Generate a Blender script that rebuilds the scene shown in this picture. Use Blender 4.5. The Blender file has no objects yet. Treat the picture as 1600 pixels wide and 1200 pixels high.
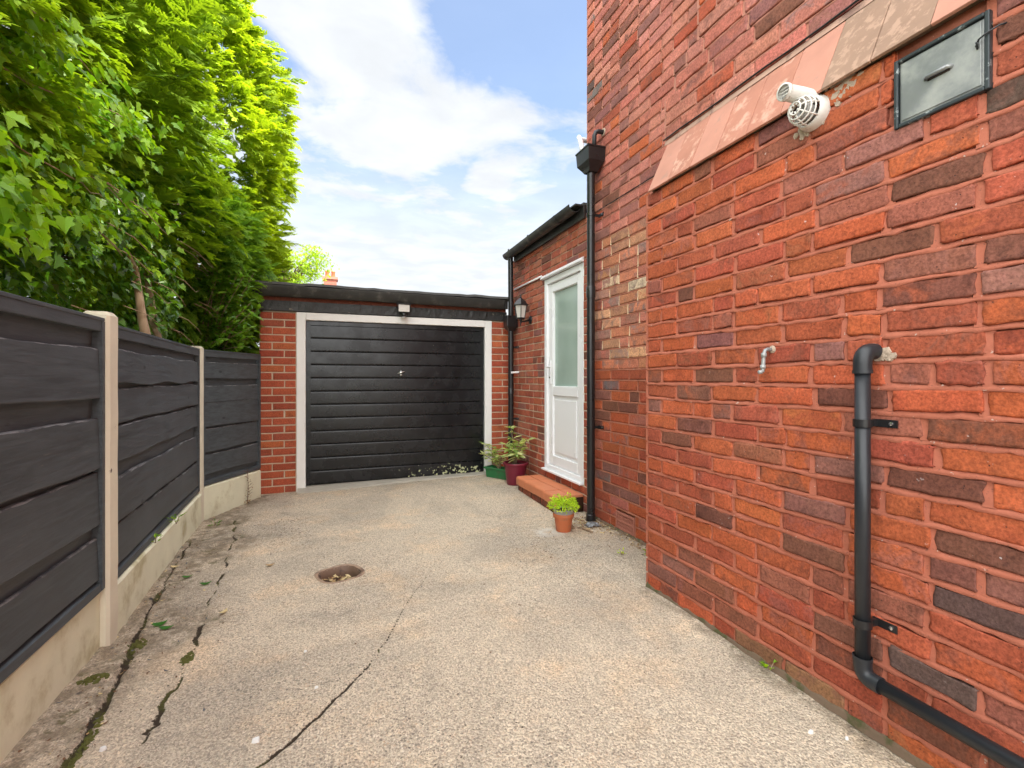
import bpy, math, random
import numpy as np
from mathutils import Vector, Matrix
R = random.Random(7)
NR = np.random.default_rng(11)
scene = bpy.context.scene
COL = scene.collection
rad = math.radians

# ------------------------------------------------------------------ helpers
def tag(o, label=None, cat=None, group=None, kind=None):
    if label: o['label'] = label
    if cat: o['category'] = cat
    if group: o['group'] = group
    if kind: o['kind'] = kind
    return o

def thing(name, loc, label, cat, group=None):
    o = bpy.data.objects.new(name, None)
    o.empty_display_size = 0.1
    COL.objects.link(o)
    o.location = loc
    return tag(o, label, cat, group)

def origin_of(o):
    v = Vector((0, 0, 0))
    while o is not None:
        v += Vector(o.location)
        o = o.parent
    return v

class MB:
    """collects faces (world coordinates) and links them as ONE mesh object"""
    def __init__(self):
        self.v = []; self.f = []; self.m = []; self.c1 = []; self.c2 = []; self.hascol = False
    def add(self, vs, fs, mi=0, c1=None, c2=None):
        b = len(self.v)
        self.v.extend([tuple(p) for p in vs])
        self.f.extend([tuple(i + b for i in f) for f in fs])
        self.m.extend([mi] * len(fs))
        if c1 is not None: self.hascol = True
        c1 = c1 or (1, 1, 1); c2 = c2 or c1
        self.c1.extend([c1] * len(vs)); self.c2.extend([c2] * len(vs))
        return self
    def box(self, lo, hi, mi=0, M=None, c1=None):
        x0, y0, z0 = lo; x1, y1, z1 = hi
        vs = [(x0,y0,z0),(x1,y0,z0),(x1,y1,z0),(x0,y1,z0),(x0,y0,z1),(x1,y0,z1),(x1,y1,z1),(x0,y1,z1)]
        if M is not None: vs = [tuple(M @ Vector(p)) for p in vs]
        return self.add(vs, [(3,2,1,0),(4,5,6,7),(0,1,5,4),(1,2,6,5),(2,3,7,6),(3,0,4,7)], mi, c1)
    def tube(self, pts, r, n=12, mi=0, caps=True):
        pts = [Vector(p) for p in pts]
        rs = r if isinstance(r, (list, tuple)) else [r] * len(pts)
        vs = []; fs = []
        prev = None
        for i, p in enumerate(pts):
            a = pts[max(0, i-1)]; b = pts[min(len(pts)-1, i+1)]
            t = (b - a).normalized()
            if prev is None:
                ref = Vector((0,0,1)) if abs(t.z) < .9 else Vector((1,0,0))
                u = t.cross(ref).normalized()
            else:
                u = (prev - t * prev.dot(t))
                u = u.normalized() if u.length > 1e-6 else t.orthogonal().normalized()
            prev = u; w = t.cross(u)
            for k in range(n):
                an = 2*math.pi*k/n
                vs.append(p + (u*math.cos(an) + w*math.sin(an)) * rs[i])
        for i in range(len(pts)-1):
            for k in range(n):
                k2 = (k+1) % n
                fs.append((i*n+k, i*n+k2, (i+1)*n+k2, (i+1)*n+k))
        if caps:
            fs.append(tuple(range(n-1, -1, -1)))
            fs.append(tuple((len(pts)-1)*n + k for k in range(n)))
        return self.add(vs, fs, mi)
    def lathe(self, prof, c=(0,0,0), M=None, n=24, mi=0):
        """prof: (r, h) pairs; revolves about z through c (or in frame M)"""
        vs = []; fs = []
        for r, h in prof:
            for k in range(n):
                an = 2*math.pi*k/n
                p = Vector((r*math.cos(an), r*math.sin(an), h))
                p = (M @ p) if M is not None else p + Vector(c)
                vs.append(p)
        for i in range(len(prof)-1):
            for k in range(n):
                k2 = (k+1) % n
                fs.append((i*n+k, i*n+k2, (i+1)*n+k2, (i+1)*n+k))
        return self.add(vs, fs, mi)
    def sweep(self, prof, a, b, mi=0, up=(0,0,1), side=None, caps=True):
        """prof: closed (s, z) outline swept from a to b; s is along side"""
        a = Vector(a); b = Vector(b); up = Vector(up); side = Vector(side)
        n = len(prof)
        vs = [a + side*s + up*z for s, z in prof] + [b + side*s + up*z for s, z in prof]
        fs = [(i, (i+1) % n, n + (i+1) % n, n+i) for i in range(n)]
        if caps: fs += [tuple(range(n-1, -1, -1)), tuple(range(n, 2*n))]
        return self.add(vs, fs, mi)
    def build(self, name, mats, parent=None, smooth=False, bevel=0, autosmooth=None):
        me = bpy.data.meshes.new(name)
        o0 = origin_of(parent)
        me.from_pydata([tuple(Vector(p) - o0) for p in self.v], [], self.f)
        if not isinstance(mats, (list, tuple)): mats = [mats]
        for m in mats: me.materials.append(m)
        me.polygons.foreach_set('material_index', self.m)
        if smooth: me.polygons.foreach_set('use_smooth', [True]*len(self.f))
        if self.hascol:
            for nm, dat in (('c1', self.c1), ('c2', self.c2)):
                at = me.attributes.new(nm, 'FLOAT_COLOR', 'POINT')
                at.data.foreach_set('color', np.array([(*c, 1.0) for c in dat], dtype=np.float32).ravel())
        me.update()
        o = bpy.data.objects.new(name, me)
        COL.objects.link(o)
        if parent is not None: o.parent = parent
        if bevel:
            md = o.modifiers.new('bevel', 'BEVEL'); md.width = bevel; md.segments = 2; md.limit_method = 'ANGLE'
        if autosmooth:
            try:
                me.polygons.foreach_set('use_smooth', [True]*len(self.f))
                me.set_sharp_from_angle(angle=rad(autosmooth))
            except Exception: pass
        return o

def np_mesh(name, V, F, mats, parent=None, attrs=None, smooth=False, mi=None):
    """V (n,3) world, F (m,k) all faces of the same size"""
    V = np.asarray(V, dtype=np.float64) - np.array(origin_of(parent))
    F = np.asarray(F, dtype=np.int32); k = F.shape[1]
    me = bpy.data.meshes.new(name)
    me.vertices.add(len(V)); me.vertices.foreach_set('co', V.astype(np.float32).ravel())
    me.loops.add(F.size); me.loops.foreach_set('vertex_index', F.ravel())
    me.polygons.add(len(F))
    me.polygons.foreach_set('loop_start', np.arange(0, F.size, k, dtype=np.int32))
    me.polygons.foreach_set('loop_total', np.full(len(F), k, dtype=np.int32))
    if not isinstance(mats, (list, tuple)): mats = [mats]
    for m in mats: me.materials.append(m)
    if mi is not None: me.polygons.foreach_set('material_index', np.asarray(mi, dtype=np.int32))
    if smooth: me.polygons.foreach_set('use_smooth', np.ones(len(F), dtype=bool))
    for nm, a in (attrs or {}).items():
        at = me.attributes.new(nm, 'FLOAT', 'POINT')
        at.data.foreach_set('value', np.asarray(a, dtype=np.float32))
    me.update(calc_edges=True); me.validate()
    o = bpy.data.objects.new(name, me); COL.objects.link(o)
    if parent is not None: o.parent = parent
    return o

# ------------------------------------------------------------------ materials
class NT:
    def __init__(self, name):
        self.mat = bpy.data.materials.new(name); self.mat.use_nodes = True
        self.t = self.mat.node_tree; self.t.nodes.clear()
        self.out = self.n('ShaderNodeOutputMaterial')
        self.co = self.n('ShaderNodeTexCoord').outputs['Object']
    def n(self, typ, **kw):
        nd = self.t.nodes.new(typ)
        for k, v in kw.items(): setattr(nd, k, v)
        return nd
    def l(self, a, b): self.t.links.new(a, b)
    def put(self, sock, v):
        if isinstance(v, bpy.types.NodeSocket): self.l(v, sock)
        else:
            if isinstance(v, (tuple, list)) and len(v) == 3 and sock.type == 'RGBA': v = (*v, 1)
            sock.default_value = v
    def mapv(self, scale=(1,1,1), vec=None, loc=(0,0,0), rot=(0,0,0)):
        m = self.n('ShaderNodeMapping'); self.l(vec or self.co, m.inputs[0])
        m.inputs['Scale'].default_value = scale; m.inputs['Location'].default_value = loc; m.inputs['Rotation'].default_value = rot
        return m.outputs[0]
    def noise(self, scale, detail=4, rough=.55, vec=None, dist=0):
        nd = self.n('ShaderNodeTexNoise'); self.l(vec or self.co, nd.inputs['Vector'])
        nd.inputs['Scale'].default_value = scale; nd.inputs['Detail'].default_value = detail
        nd.inputs['Roughness'].default_value = rough; nd.inputs['Distortion'].default_value = dist
        return nd.outputs['Fac']
    def voro(self, scale, vec=None, out='Distance', feature='F1', rnd=1):
        nd = self.n('ShaderNodeTexVoronoi', feature=feature); self.l(vec or self.co, nd.inputs['Vector'])
        nd.inputs['Scale'].default_value = scale; nd.inputs['Randomness'].default_value = rnd
        return nd.outputs[out]
    def step(self, v, a, b, lo=0, hi=1):
        nd = self.n('ShaderNodeMapRange'); nd.interpolation_type = 'SMOOTHSTEP'
        self.put(nd.inputs[0], v); nd.inputs[1].default_value = a; nd.inputs[2].default_value = b
        nd.inputs[3].default_value = lo; nd.inputs[4].default_value = hi
        return nd.outputs[0]
    def mix(self, f, a, b, mode='MIX'):
        nd = self.n('ShaderNodeMix', data_type='RGBA', blend_type=mode)
        self.put(nd.inputs[0], f); self.put(nd.inputs[6], a); self.put(nd.inputs[7], b)
        return nd.outputs[2]
    def math(self, op, a, b=0.0):
        nd = self.n('ShaderNodeMath', operation=op); self.put(nd.inputs[0], a); self.put(nd.inputs[1], b)
        return nd.outputs[0]
    def attr(self, name, out='Fac'):
        nd = self.n('ShaderNodeAttribute'); nd.attribute_name = name
        return nd.outputs[out]
    def bump(self, h, strength=.3, dist=.01, nrm=None):
        nd = self.n('ShaderNodeBump'); self.put(nd.inputs['Height'], h)
        nd.inputs['Strength'].default_value = strength; nd.inputs['Distance'].default_value = dist
        if nrm is not None: self.l(nrm, nd.inputs['Normal'])
        return nd.outputs[0]
    def bsdf(self, col, rough=.7, metal=0, spec=.5, nrm=None, trans=0, coat=0):
        b = self.n('ShaderNodeBsdfPrincipled')
        self.put(b.inputs['Base Color'], col); self.put(b.inputs['Roughness'], rough)
        self.put(b.inputs['Metallic'], metal); self.put(b.inputs['Specular IOR Level'], spec)
        self.put(b.inputs['Transmission Weight'], trans); self.put(b.inputs['Coat Weight'], coat)
        if nrm is not None: self.l(nrm, b.inputs['Normal'])
        return b.outputs[0]
    def done(self, sh): self.l(sh, self.out.inputs[0]); return self.mat

def plain(name, col, rough=.6, metal=0, var=.18, vscale=18, bscale=60, bstr=.15, bdist=.003, spec=.5, dirt=None, dscale=7, damt=(.55,.75), coat=0):
    t = NT(name)
    nz = t.noise(vscale, 5, .6)
    c = t.mix(nz, tuple(x*(1-var) for x in col), tuple(min(1, x*(1+var)) for x in col))
    if dirt is not None:
        c = t.mix(t.step(t.noise(dscale, 6, .65), *damt), c, dirt)
    r = t.step(t.noise(vscale*.7, 4), .2, .8, max(0, rough-.08), min(1, rough+.08))
    return t.done(t.bsdf(c, r, metal, spec, t.bump(t.noise(bscale, 4), bstr, bdist), coat=coat))

M = {}
def brick_mat(name, speck=.5, fleck=(.70,.76)):
    t = NT(name)
    c1 = t.attr('c1', 'Color'); c2 = t.attr('c2', 'Color')
    m = t.step(t.noise(9, 5, .68, dist=.8), .44, .66)
    c = t.mix(m, c1, c2)
    sp = t.noise(95, 4, .7)
    c = t.mix(t.step(sp, .30, .66, .62, 0), c, t.mix(1, c, (.30,.26,.24), 'MULTIPLY'))
    big = t.noise(26, 4, .65)
    c = t.mix(t.step(big, .45, .75, 0, .40), c, t.mix(1, c, (1.55,1.5,1.5), 'MULTIPLY'))
    pit = t.step(t.voro(75), .10, .20, 1, 0)
    pm = t.math('MULTIPLY', pit, t.step(t.noise(20, 2), .56, .64))
    c = t.mix(pm, c, (.05,.025,.02))
    fl = t.step(t.noise(55, 3, .5), *fleck)
    c = t.mix(t.math('MULTIPLY', fl, t.step(t.noise(4.5, 2), .52, .66, 0, .75)), c, (.62,.55,.48))
    c = t.mix(t.step(t.noise(2.6, 6, .7), .44, .70, 0, .65), c, t.mix(1, c, (.74,.70,.70), 'MULTIPLY'))
    c = t.mix(t.step(t.noise(12, 5, .7, vec=t.mapv(loc=(4,1,6))), .50, .72, 0, .75), c, t.mix(1, c, (.56,.56,.60), 'MULTIPLY'))
    c = t.mix(1, c, (1.10, 1.13, 1.24), 'MULTIPLY')
    h = t.math('ADD', t.noise(140, 5, .7), t.math('MULTIPLY', t.noise(32, 4, .6), 1.6))
    h = t.math('SUBTRACT', h, t.math('MULTIPLY', pm, 1.2))
    return t.done(t.bsdf(c, .82, 0, .3, t.bump(h, .55, .005)))
def mortar_mat(name):
    t = NT(name)
    c1 = t.attr('c1', 'Color')
    c = t.mix(t.noise(30, 5, .65), t.mix(1, c1, (.78,.80,.80), 'MULTIPLY'), t.mix(1, c1, (1.26,1.34,1.36), 'MULTIPLY'))
    c = t.mix(t.step(t.noise(120, 3), .62, .7, 0, .5), c, (.10,.06,.05))
    c = t.mix(t.step(t.noise(48, 3), .68, .74, 0, .7), c, (.66,.58,.50))
    return t.done(t.bsdf(c, .9, 0, .2, t.bump(t.noise(110, 5, .7), .6, .004)))
M['brick'] = brick_mat('weathered_brick')
M['brick_new'] = brick_mat('smooth_brick', fleck=(.80,.86))
M['mortar'] = mortar_mat('mortar')

def driveway_mat():
    t = NT('driveway_concrete')
    warp = t.n('ShaderNodeVectorMath', operation='ADD'); t.l(t.co, warp.inputs[0])
    nv = t.n('ShaderNodeTexNoise'); t.l(t.co, nv.inputs['Vector']); nv.inputs['Scale'].default_value = 60
    sc_ = t.n('ShaderNodeVectorMath', operation='SCALE'); t.l(nv.outputs['Color'], sc_.inputs[0]); sc_.inputs[3].default_value = .008
    t.l(sc_.outputs[0], warp.inputs[1]); wv = warp.outputs[0]
    dome = t.voro(96, vec=wv, out='Distance'); cell = t.voro(96, vec=wv, out='Color')
    sep = t.n('ShaderNodeSeparateColor'); t.l(cell, sep.inputs[0]); rv = sep.outputs[0]
    ramp = t.n('ShaderNodeValToRGB'); t.l(rv, ramp.inputs[0])
    e = ramp.color_ramp.elements
    e[0].position = 0; e[0].color = (.17,.14,.11,1); e[1].position = 1; e[1].color = (.95,.82,.64,1)
    for p, cc in ((.2,(.32,.265,.205,1)),(.45,(.56,.455,.335,1)),(.72,(.74,.605,.445,1)),(.88,(.62,.44,.29,1))):
        k = e.new(p); k.color = cc
    sep2 = t.n('ShaderNodeSeparateColor'); t.l(t.voro(200, vec=wv, out='Color'), sep2.inputs[0])
    fine = t.mix(sep2.outputs[1], (.36,.295,.22), (.84,.69,.50))
    peb = t.step(dome, .34, .52, 1, 0)
    worn = t.step(t.noise(.9, 5, .6), .40, .58)          # where the aggregate is laid bare
    c = t.mix(t.math('MULTIPLY', peb, t.step(worn, 0, 1, .32, .80)), fine, ramp.outputs[0])
    c = t.mix(t.step(t.noise(1.0, 7, .66, dist=.8), .40, .64, 0, .85), c, t.mix(1, c, (.72,.735,.76), 'MULTIPLY'))
    c = t.mix(t.step(t.noise(2.1, 6, .65, vec=t.mapv(loc=(5,3,1))), .48, .70, 0, .8), c, t.mix(1, c, (1.20,1.08,.96), 'MULTIPLY'))
    c = t.mix(t.step(t.noise(3.3, 6, .7, vec=t.mapv(loc=(1,7,4))), .56, .74, 0, .6), c, t.mix(1, c, (1.28,1.24,1.18), 'MULTIPLY'))
    c = t.mix(t.step(t.noise(6, 6, .7), .56, .76, 0, .45), c, (.24,.20,.155))
    c = t.mix(1, c, (1.0, 1.035, 1.085), 'MULTIPLY')
    side = t.attr('side')
    pk = t.step(t.voro(26, vec=wv), .05, .11, 1, 0)
    pm = t.math('MULTIPLY', pk, t.step(t.math('ADD', t.noise(1.9, 3, vec=t.mapv(loc=(2,8,0))), t.math('MULTIPLY', side, .12)), .49, .56))
    pk2 = t.math('MULTIPLY', t.step(t.voro(55, vec=t.mapv(loc=(3,1,0), vec=wv)), .05, .12, 1, 0), t.step(t.noise(2.7, 4, vec=t.mapv(loc=(4,4,0))), .46, .56))
    c = t.mix(t.math('MULTIPLY', pk2, .8), c, (.10,.08,.06))
    c = t.mix(pm, c, (.045,.035,.028))
    dm = t.math('MULTIPLY', side, t.step(t.noise(11, 7, .75), .36, .60))
    c = t.mix(t.math('MULTIPLY', dm, .78), c, t.mix(t.noise(40, 4, .7), (.10,.08,.055), (.27,.215,.145)))
    lich = t.math('MULTIPLY', side, t.step(t.voro(11, vec=wv), .10, .19, 1, 0))
    c = t.mix(t.math('MULTIPLY', lich, t.step(t.noise(5, 2), .46, .56)), c, (.06,.055,.055))
    mo = t.math('MULTIPLY', t.math('MULTIPLY', side, t.step(t.noise(7, 5, .7, vec=t.mapv(loc=(9,2,0))), .58, .68)), .75)
    c = t.mix(mo, c, (.085,.085,.022))
    wp = t.math('MULTIPLY', t.attr('pale'), t.step(t.noise(9, 5, .7), .35, .6))
    c = t.mix(t.math('MULTIPLY', wp, .75), c, (.66,.65,.61))
    cr = t.attr('crack')
    soil = t.mix(t.step(t.noise(6, 3), .45, .58), (.050,.036,.024), (.075,.072,.022))
    c = t.mix(t.step(t.math('ADD', cr, t.math('MULTIPLY', t.math('SUBTRACT', t.noise(60, 5, .75), .5), 1.6)), .40, .66), c, soil)
    hh = t.math('ADD', t.math('MULTIPLY', t.math('SUBTRACT', 1.0, dome), 1.3), t.math('MULTIPLY', t.noise(150, 4, .7), .9))
    hh = t.math('SUBTRACT', hh, t.math('MULTIPLY', t.math('ADD', pm, pk2), 2.2))
    return t.done(t.bsdf(c, .9, 0, .25, t.bump(hh, .8, .007)))
M['drive'] = driveway_mat()

def wood_mat(name, col, axis=(1,1,1), rot=0):
    t = NT(name)
    v = t.mapv(axis, rot=(0,0,rot))
    g = t.noise(26, 6, .65, vec=v, dist=.5)
    c = t.mix(t.step(g, .3, .7), tuple(x*.70 for x in col), tuple(x*1.25 for x in col))
    c = t.mix(t.step(t.noise(2.4, 4), .45, .75, 0, .5), c, (.095,.112,.122))
    c = t.mix(t.step(t.noise(60, 3, vec=v), .68, .74, 0, .4), c, (.16,.15,.135))
    kn = t.step(t.voro(3.1, vec=t.mapv((.8,.8,1.6))), .035, .075, 1, 0)
    c = t.mix(kn, c, tuple(x*.45 for x in col))
    return t.done(t.bsdf(c, t.step(g, .2, .8, .5, .68), 0, .45, t.bump(g, .45, .004)))
M['fence'] = wood_mat('stained_fence_wood', (.070,.086,.096), (.9,.14,1.7))
M['fence_worn_lit'] = plain('worn_lit_fence_edge', (.19,.20,.205), .7, var=.5, vscale=14, bscale=60, bstr=.4, dirt=(.06,.064,.068), dscale=6, damt=(.42,.55))  # pale colour paints the light caught by top edges, with some wear
M['beam'] = plain('peeling_black_beam', (.022,.022,.021), .5, var=.5, vscale=9, bscale=30, bstr=.6, bdist=.01, dirt=(.30,.26,.2), dscale=16, damt=(.66,.70))
M['concrete'] = plain('pale_concrete', (.80,.81,.62), .88, var=.14, vscale=5, bscale=45, bstr=.25, dirt=(.50,.47,.28), dscale=3.4, damt=(.50,.72))
M['concrete_post'] = plain('concrete_post', (.78,.75,.60), .88, var=.14, vscale=6, bscale=50, bstr=.3, dirt=(.08,.055,.045), dscale=11, damt=(.675,.70))
M['sill'] = plain('grey_concrete', (.40,.37,.31), .9, var=.2, vscale=8, bscale=40, bstr=.4)
M['white'] = plain('white_upvc', (.86,.87,.88), .32, var=.03, vscale=3, bstr=.03)
M['white_old'] = plain('yellowed_white_plastic', (.70,.69,.64), .45, var=.08, vscale=10, bstr=.05, dirt=(.36,.31,.25), dscale=22, damt=(.60,.74))
M['white_paint'] = plain('white_painted_wood', (.85,.84,.81), .55, var=.07, vscale=6, bscale=40, bstr=.25, dirt=(.42,.36,.28), dscale=11, damt=(.68,.74))
M['black_plastic'] = plain('black_plastic', (.014,.014,.015), .32, var=.2, bstr=.06, dirt=(.06,.058,.055), dscale=9, damt=(.6,.8))
M['black_pipe'] = plain('aged_black_pipe', (.018,.021,.025), .40, var=.3, vscale=12, bstr=.1, dirt=(.11,.11,.105), dscale=14, damt=(.66,.76))
M['gutter'] = plain('weathered_black_gutter', (.030,.030,.028), .5, var=.4, vscale=8, bstr=.2, dirt=(.12,.115,.10), dscale=8, damt=(.5,.75))
M['felt'] = plain('roofing_felt', (.09,.09,.088), .9, var=.3, vscale=30, bscale=120, bstr=.5)
M['slate'] = plain('roof_slate', (.10,.095,.10), .7, var=.35, vscale=6)
M['tile_pink'] = plain('pale_terracotta_tile', (.50,.235,.165), .8, var=.2, vscale=8, bscale=45, bstr=.4, dirt=(.40,.22,.16), dscale=13, damt=(.56,.70))
M['tile_warm'] = plain('mottled_terracotta_tile', (.44,.19,.125), .8, var=.25, vscale=7, bscale=45, bstr=.4, dirt=(.60,.34,.25), dscale=15, damt=(.5,.66))
M['tile_dirty'] = plain('lichen_terracotta_tile', (.30,.19,.13), .85, var=.22, vscale=9, bscale=45, bstr=.4, dirt=(.42,.27,.19), dscale=24, damt=(.5,.6))
M['quarry'] = plain('quarry_tile', (.60,.205,.095), .6, var=.13, vscale=7, bscale=60, bstr=.15, dirt=(.42,.17,.09), dscale=6, damt=(.56,.76))
M['terracotta'] = plain('terracotta_plastic', (.46,.125,.045), .55, var=.15, dirt=(.30,.13,.07), dscale=18, damt=(.56,.7))
M['maroon'] = plain('maroon_plastic', (.17,.012,.03), .4, var=.15, dirt=(.15,.05,.05), dscale=16, damt=(.58,.72))
M['green_plastic'] = plain('green_plastic', (.02,.155,.05), .45, var=.25, dirt=(.07,.10,.05), dscale=14, damt=(.52,.7))
M['grey_plastic'] = plain('grey_plastic', (.36,.35,.33), .5)
M['metal'] = plain('galvanised_steel', (.25,.265,.27), .42, metal=.4, var=.3, vscale=6, bscale=25, bstr=.2, dirt=(.42,.43,.41), dscale=6, damt=(.42,.7))
M['lead'] = plain('old_lead', (.25,.26,.27), .5, metal=.6, var=.3)
M['hatch_frame'] = plain('painted_steel_frame', (.035,.045,.05), .45, metal=.2, var=.3, dirt=(.33,.37,.37), dscale=22, damt=(.56,.64))
M['chrome'] = plain('chrome', (.75,.75,.74), .2, metal=.9, var=.05)
M['lamp_glass'] = plain('lantern_glass', (.62,.60,.55), .15, var=.06, spec=.7)
M['bark'] = plain('bark', (.15,.10,.065), .9, var=.4, vscale=14, bscale=30, bstr=.8, bdist=.02)
M['stem'] = plain('pale_stem', (.30,.21,.13), .8, var=.25)
M['soil'] = plain('soil', (.035,.024,.017), .95, var=.4, vscale=40, bstr=.8)
M['dead_leaf'] = plain('dead_leaf', (.40,.26,.12), .8, var=.35, vscale=30)
M['pale_leaf'] = plain('pale_dead_leaf', (.60,.48,.25), .8, var=.3, vscale=30)
M['brown_leaf'] = plain('brown_leaf', (.15,.075,.035), .8, var=.35, vscale=30)
M['clay'] = plain('glazed_clay', (.36,.25,.17), .5, var=.25, vscale=10, dirt=(.16,.10,.07), dscale=12, damt=(.5,.7))
M['clay_in'] = plain('shaded_clay', (.17,.105,.07), .6, var=.3, vscale=12, dirt=(.06,.04,.03), dscale=14, damt=(.5,.65))  # darker copy of the clay, shade of the hole put into its colour
M['moss'] = plain('moss', (.10,.105,.02), .95, var=.5, vscale=40, bscale=90, bstr=1, bdist=.01)
M['chip'] = plain('white_chip', (.78,.78,.76), .6, var=.05)
M['stone'] = plain('grey_pebble', (.12,.12,.125), .8, var=.3)
M['render'] = plain('fillet_mortar', (.155,.105,.068), .92, var=.3, vscale=14, bscale=60, bstr=.6, dirt=(.07,.07,.025), dscale=10, damt=(.48,.62))
M['bedding'] = plain('tile_bedding_mortar', (.42,.26,.19), .9, var=.3, vscale=16, bscale=60, bstr=.6, dirt=(.22,.13,.10), dscale=12, damt=(.5,.64))
M['web'] = plain('old_filler', (.42,.33,.25), .9, var=.25, vscale=30, bscale=60, bstr=.8, bdist=.01)
M['ground'] = plain('garden_soil', (.09,.085,.04), .95, var=.4, vscale=2, bscale=20, bstr=.6)

def door_black():
    t = NT('garage_door_paint')
    co = t.n('ShaderNodeSeparateXYZ'); geo = t.n('ShaderNodeNewGeometry'); t.l(geo.outputs['Position'], co.inputs[0])
    low = t.step(co.outputs[2], .09, .24, 1, 0); right = t.step(co.outputs[0], .35, 1.35)
    k = t.math('MULTIPLY', low, right)
    pe = t.step(t.math('ADD', t.noise(24, 5, .6), t.math('MULTIPLY', k, .16)), .70, .73)
    c = t.mix(t.noise(5, 5), (.007,.0075,.0085), (.013,.014,.016))
    c = t.mix(t.math('MULTIPLY', pe, t.step(k, .05, .2)), c, (.50,.52,.30))
    c = t.mix(t.step(t.noise(38, 4, .6), .74, .78, 0, .8), c, (.35,.33,.26))
    r = t.step(t.noise(6, 5, .6), .3, .75, .20, .34)
    return t.done(t.bsdf(c, r, 0, .38, t.bump(t.noise(7, 3), .10, .006)))
M['garage_door'] = door_black()

def frosted():
    t = NT('frosted_glass')
    c = t.mix(t.noise(3.2, 2, .4), (.27,.36,.30), (.44,.55,.49))  # uneven tone stands in for blurred reflections in the pane
    return t.done(t.bsdf(c, .17, 0, .6, t.bump(t.noise(160, 2), .10, .002)))
M['frosted'] = frosted()

def leaf_mat(name, dark, light, rough=.45, transl=.35, spec=.4, tip=None):
    t = NT(name)
    f = t.attr('tint')
    c = t.mix(t.step(f, 0, 1), dark, light)
    if tip is not None: c = t.mix(t.step(t.attr('tip'), .35, 1.0), c, tip)
    c = t.mix(t.step(t.noise(1.6, 3), .35, .7, 0, .35), c, t.mix(1, c, (.62,.78,.7), 'MULTIPLY'))
    a = t.bsdf(c, rough, 0, spec)
    b = t.n('ShaderNodeBsdfTranslucent'); t.put(b.inputs[0], t.mix(1, c, (1.5,1.35,.6), 'MULTIPLY'))
    mx = t.n('ShaderNodeMixShader'); mx.inputs[0].default_value = transl
    t.l(a, mx.inputs[1]); t.l(b.outputs[0], mx.inputs[2])
    return t.done(mx.outputs[0])
M['conifer'] = leaf_mat('conifer_sprays', (.10,.205,.012), (.26,.42,.018), .6, .42, .25, tip=(.40,.60,.03))
M['conifer_gold'] = leaf_mat('golden_conifer_sprays', (.13,.24,.012), (.36,.49,.018), .6, .42, .25, tip=(.50,.66,.03))
M['conifer_deep'] = leaf_mat('deep_conifer_sprays', (.07,.18,.02), (.19,.37,.03), .6, .40, .25, tip=(.30,.48,.04))
M['ivy'] = leaf_mat('ivy_leaves', (.06,.17,.015), (.22,.45,.022), .32, .33, .6)
M['vine'] = leaf_mat('vine_leaves', (.11,.28,.010), (.32,.55,.014), .38, .45, .5)
M['shrub'] = leaf_mat('shrub_leaves', (.10,.27,.02), (.24,.46,.035), .38, .42, .5)
M['broad'] = leaf_mat('deciduous_leaves', (.20,.36,.02), (.40,.54,.03), .5, .5, .3)
M['variegated'] = leaf_mat('variegated_leaves', (.28,.44,.12), (.76,.80,.42), .45, .4, .4)
M['lime'] = leaf_mat('lime_leaves', (.36,.58,.03), (.66,.82,.07), .5, .45, .3)
# ------------------------------------------------------------------ brickwork
GAUGE = .085
def vary(c, a=.12, rng=R):
    k = 1 + rng.uniform(-a, a)
    return tuple(max(.004, x*k*(1 + rng.uniform(-a*.4, a*.4))) for x in c)
ORANGE = (.47,.110,.040); RED = (.40,.090,.043); BROWN = (.20,.075,.045); DARK = (.115,.068,.050)
PURPLE = (.29,.115,.085); BRIGHT = (.54,.165,.048); OLIVE = (.27,.13,.06); PINK = (.50,.185,.125); ROSE = (.46,.150,.098)
GREYB = (.20,.165,.145); MID = (.32,.105,.060)
def pick(rng, table):
    x = rng.random()*sum(w for w, _ in table)
    for w, c in table:
        x -= w
        if x <= 0: return c
    return table[-1][1]
def pal_bay(u, z, rng):
    low = max(0, min(1, (.75 - z)/.6)); near = max(0, min(1, (1.12 - u)/.25))
    tb = [(4.6, ORANGE), (3.2, RED), (1.4 + 2*near + .8*low, MID), (.6 + 1.7*near + 1.0*low, BROWN), (.06 + .9*near + .4*low, DARK), (.7 + 1.3*low, PURPLE), (.06, BRIGHT), (.06 + .25*low, OLIVE)]
    a = vary(pick(rng, tb), .16, rng)
    b = a
    if rng.random() < .62:
        b = vary(pick(rng, [(3, BROWN), (2, ORANGE), (.5, DARK), (.5, OLIVE), (2, PURPLE), (.3, BRIGHT)]), .16, rng); b = tuple(.45*p + .55*q for p, q in zip(a, b))
    else: b = vary(a, .12, rng)
    return a, b
def pal_tall(u, z, rng):
    if 2.83 < u < 3.50 + .07*math.sin(z*37) and 1.29 < z < 2.36:
        tb = [(3, (.60,.22,.11)), (2, (.58,.28,.15)), (.8, (.44,.22,.155)), (.7, (.68,.36,.18)), (.22, (.70,.52,.32)), (2.4, (.54,.19,.12))]
        return vary(pick(rng, tb), .14, rng), vary(pick(rng, [(2, (.38,.18,.12)), (1, (.56,.24,.11)), (1.0, (.30,.19,.15))]), .14, rng)
    hi = max(0, min(1, (z - 1.6)/.9))
    tb = [(2.2 - 1.6*hi, ORANGE), (2.2 - 1.3*hi, RED), (.4 + 3.4*hi, ROSE), (4.2*hi, PINK), (.6, BROWN), (.8, PURPLE), (.15, GREYB), (.12, DARK)]
    a = vary(pick(rng, tb), .13, rng)
    a = tuple(x*(1 + .16*hi) for x in a)
    b = vary(pick(rng, [(2, PURPLE), (2, ROSE if hi > .5 else RED), (1.2, BROWN), (.3, GREYB)]), .14, rng) if rng.random() < .45 else vary(a, .1, rng)
    return a, b
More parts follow.
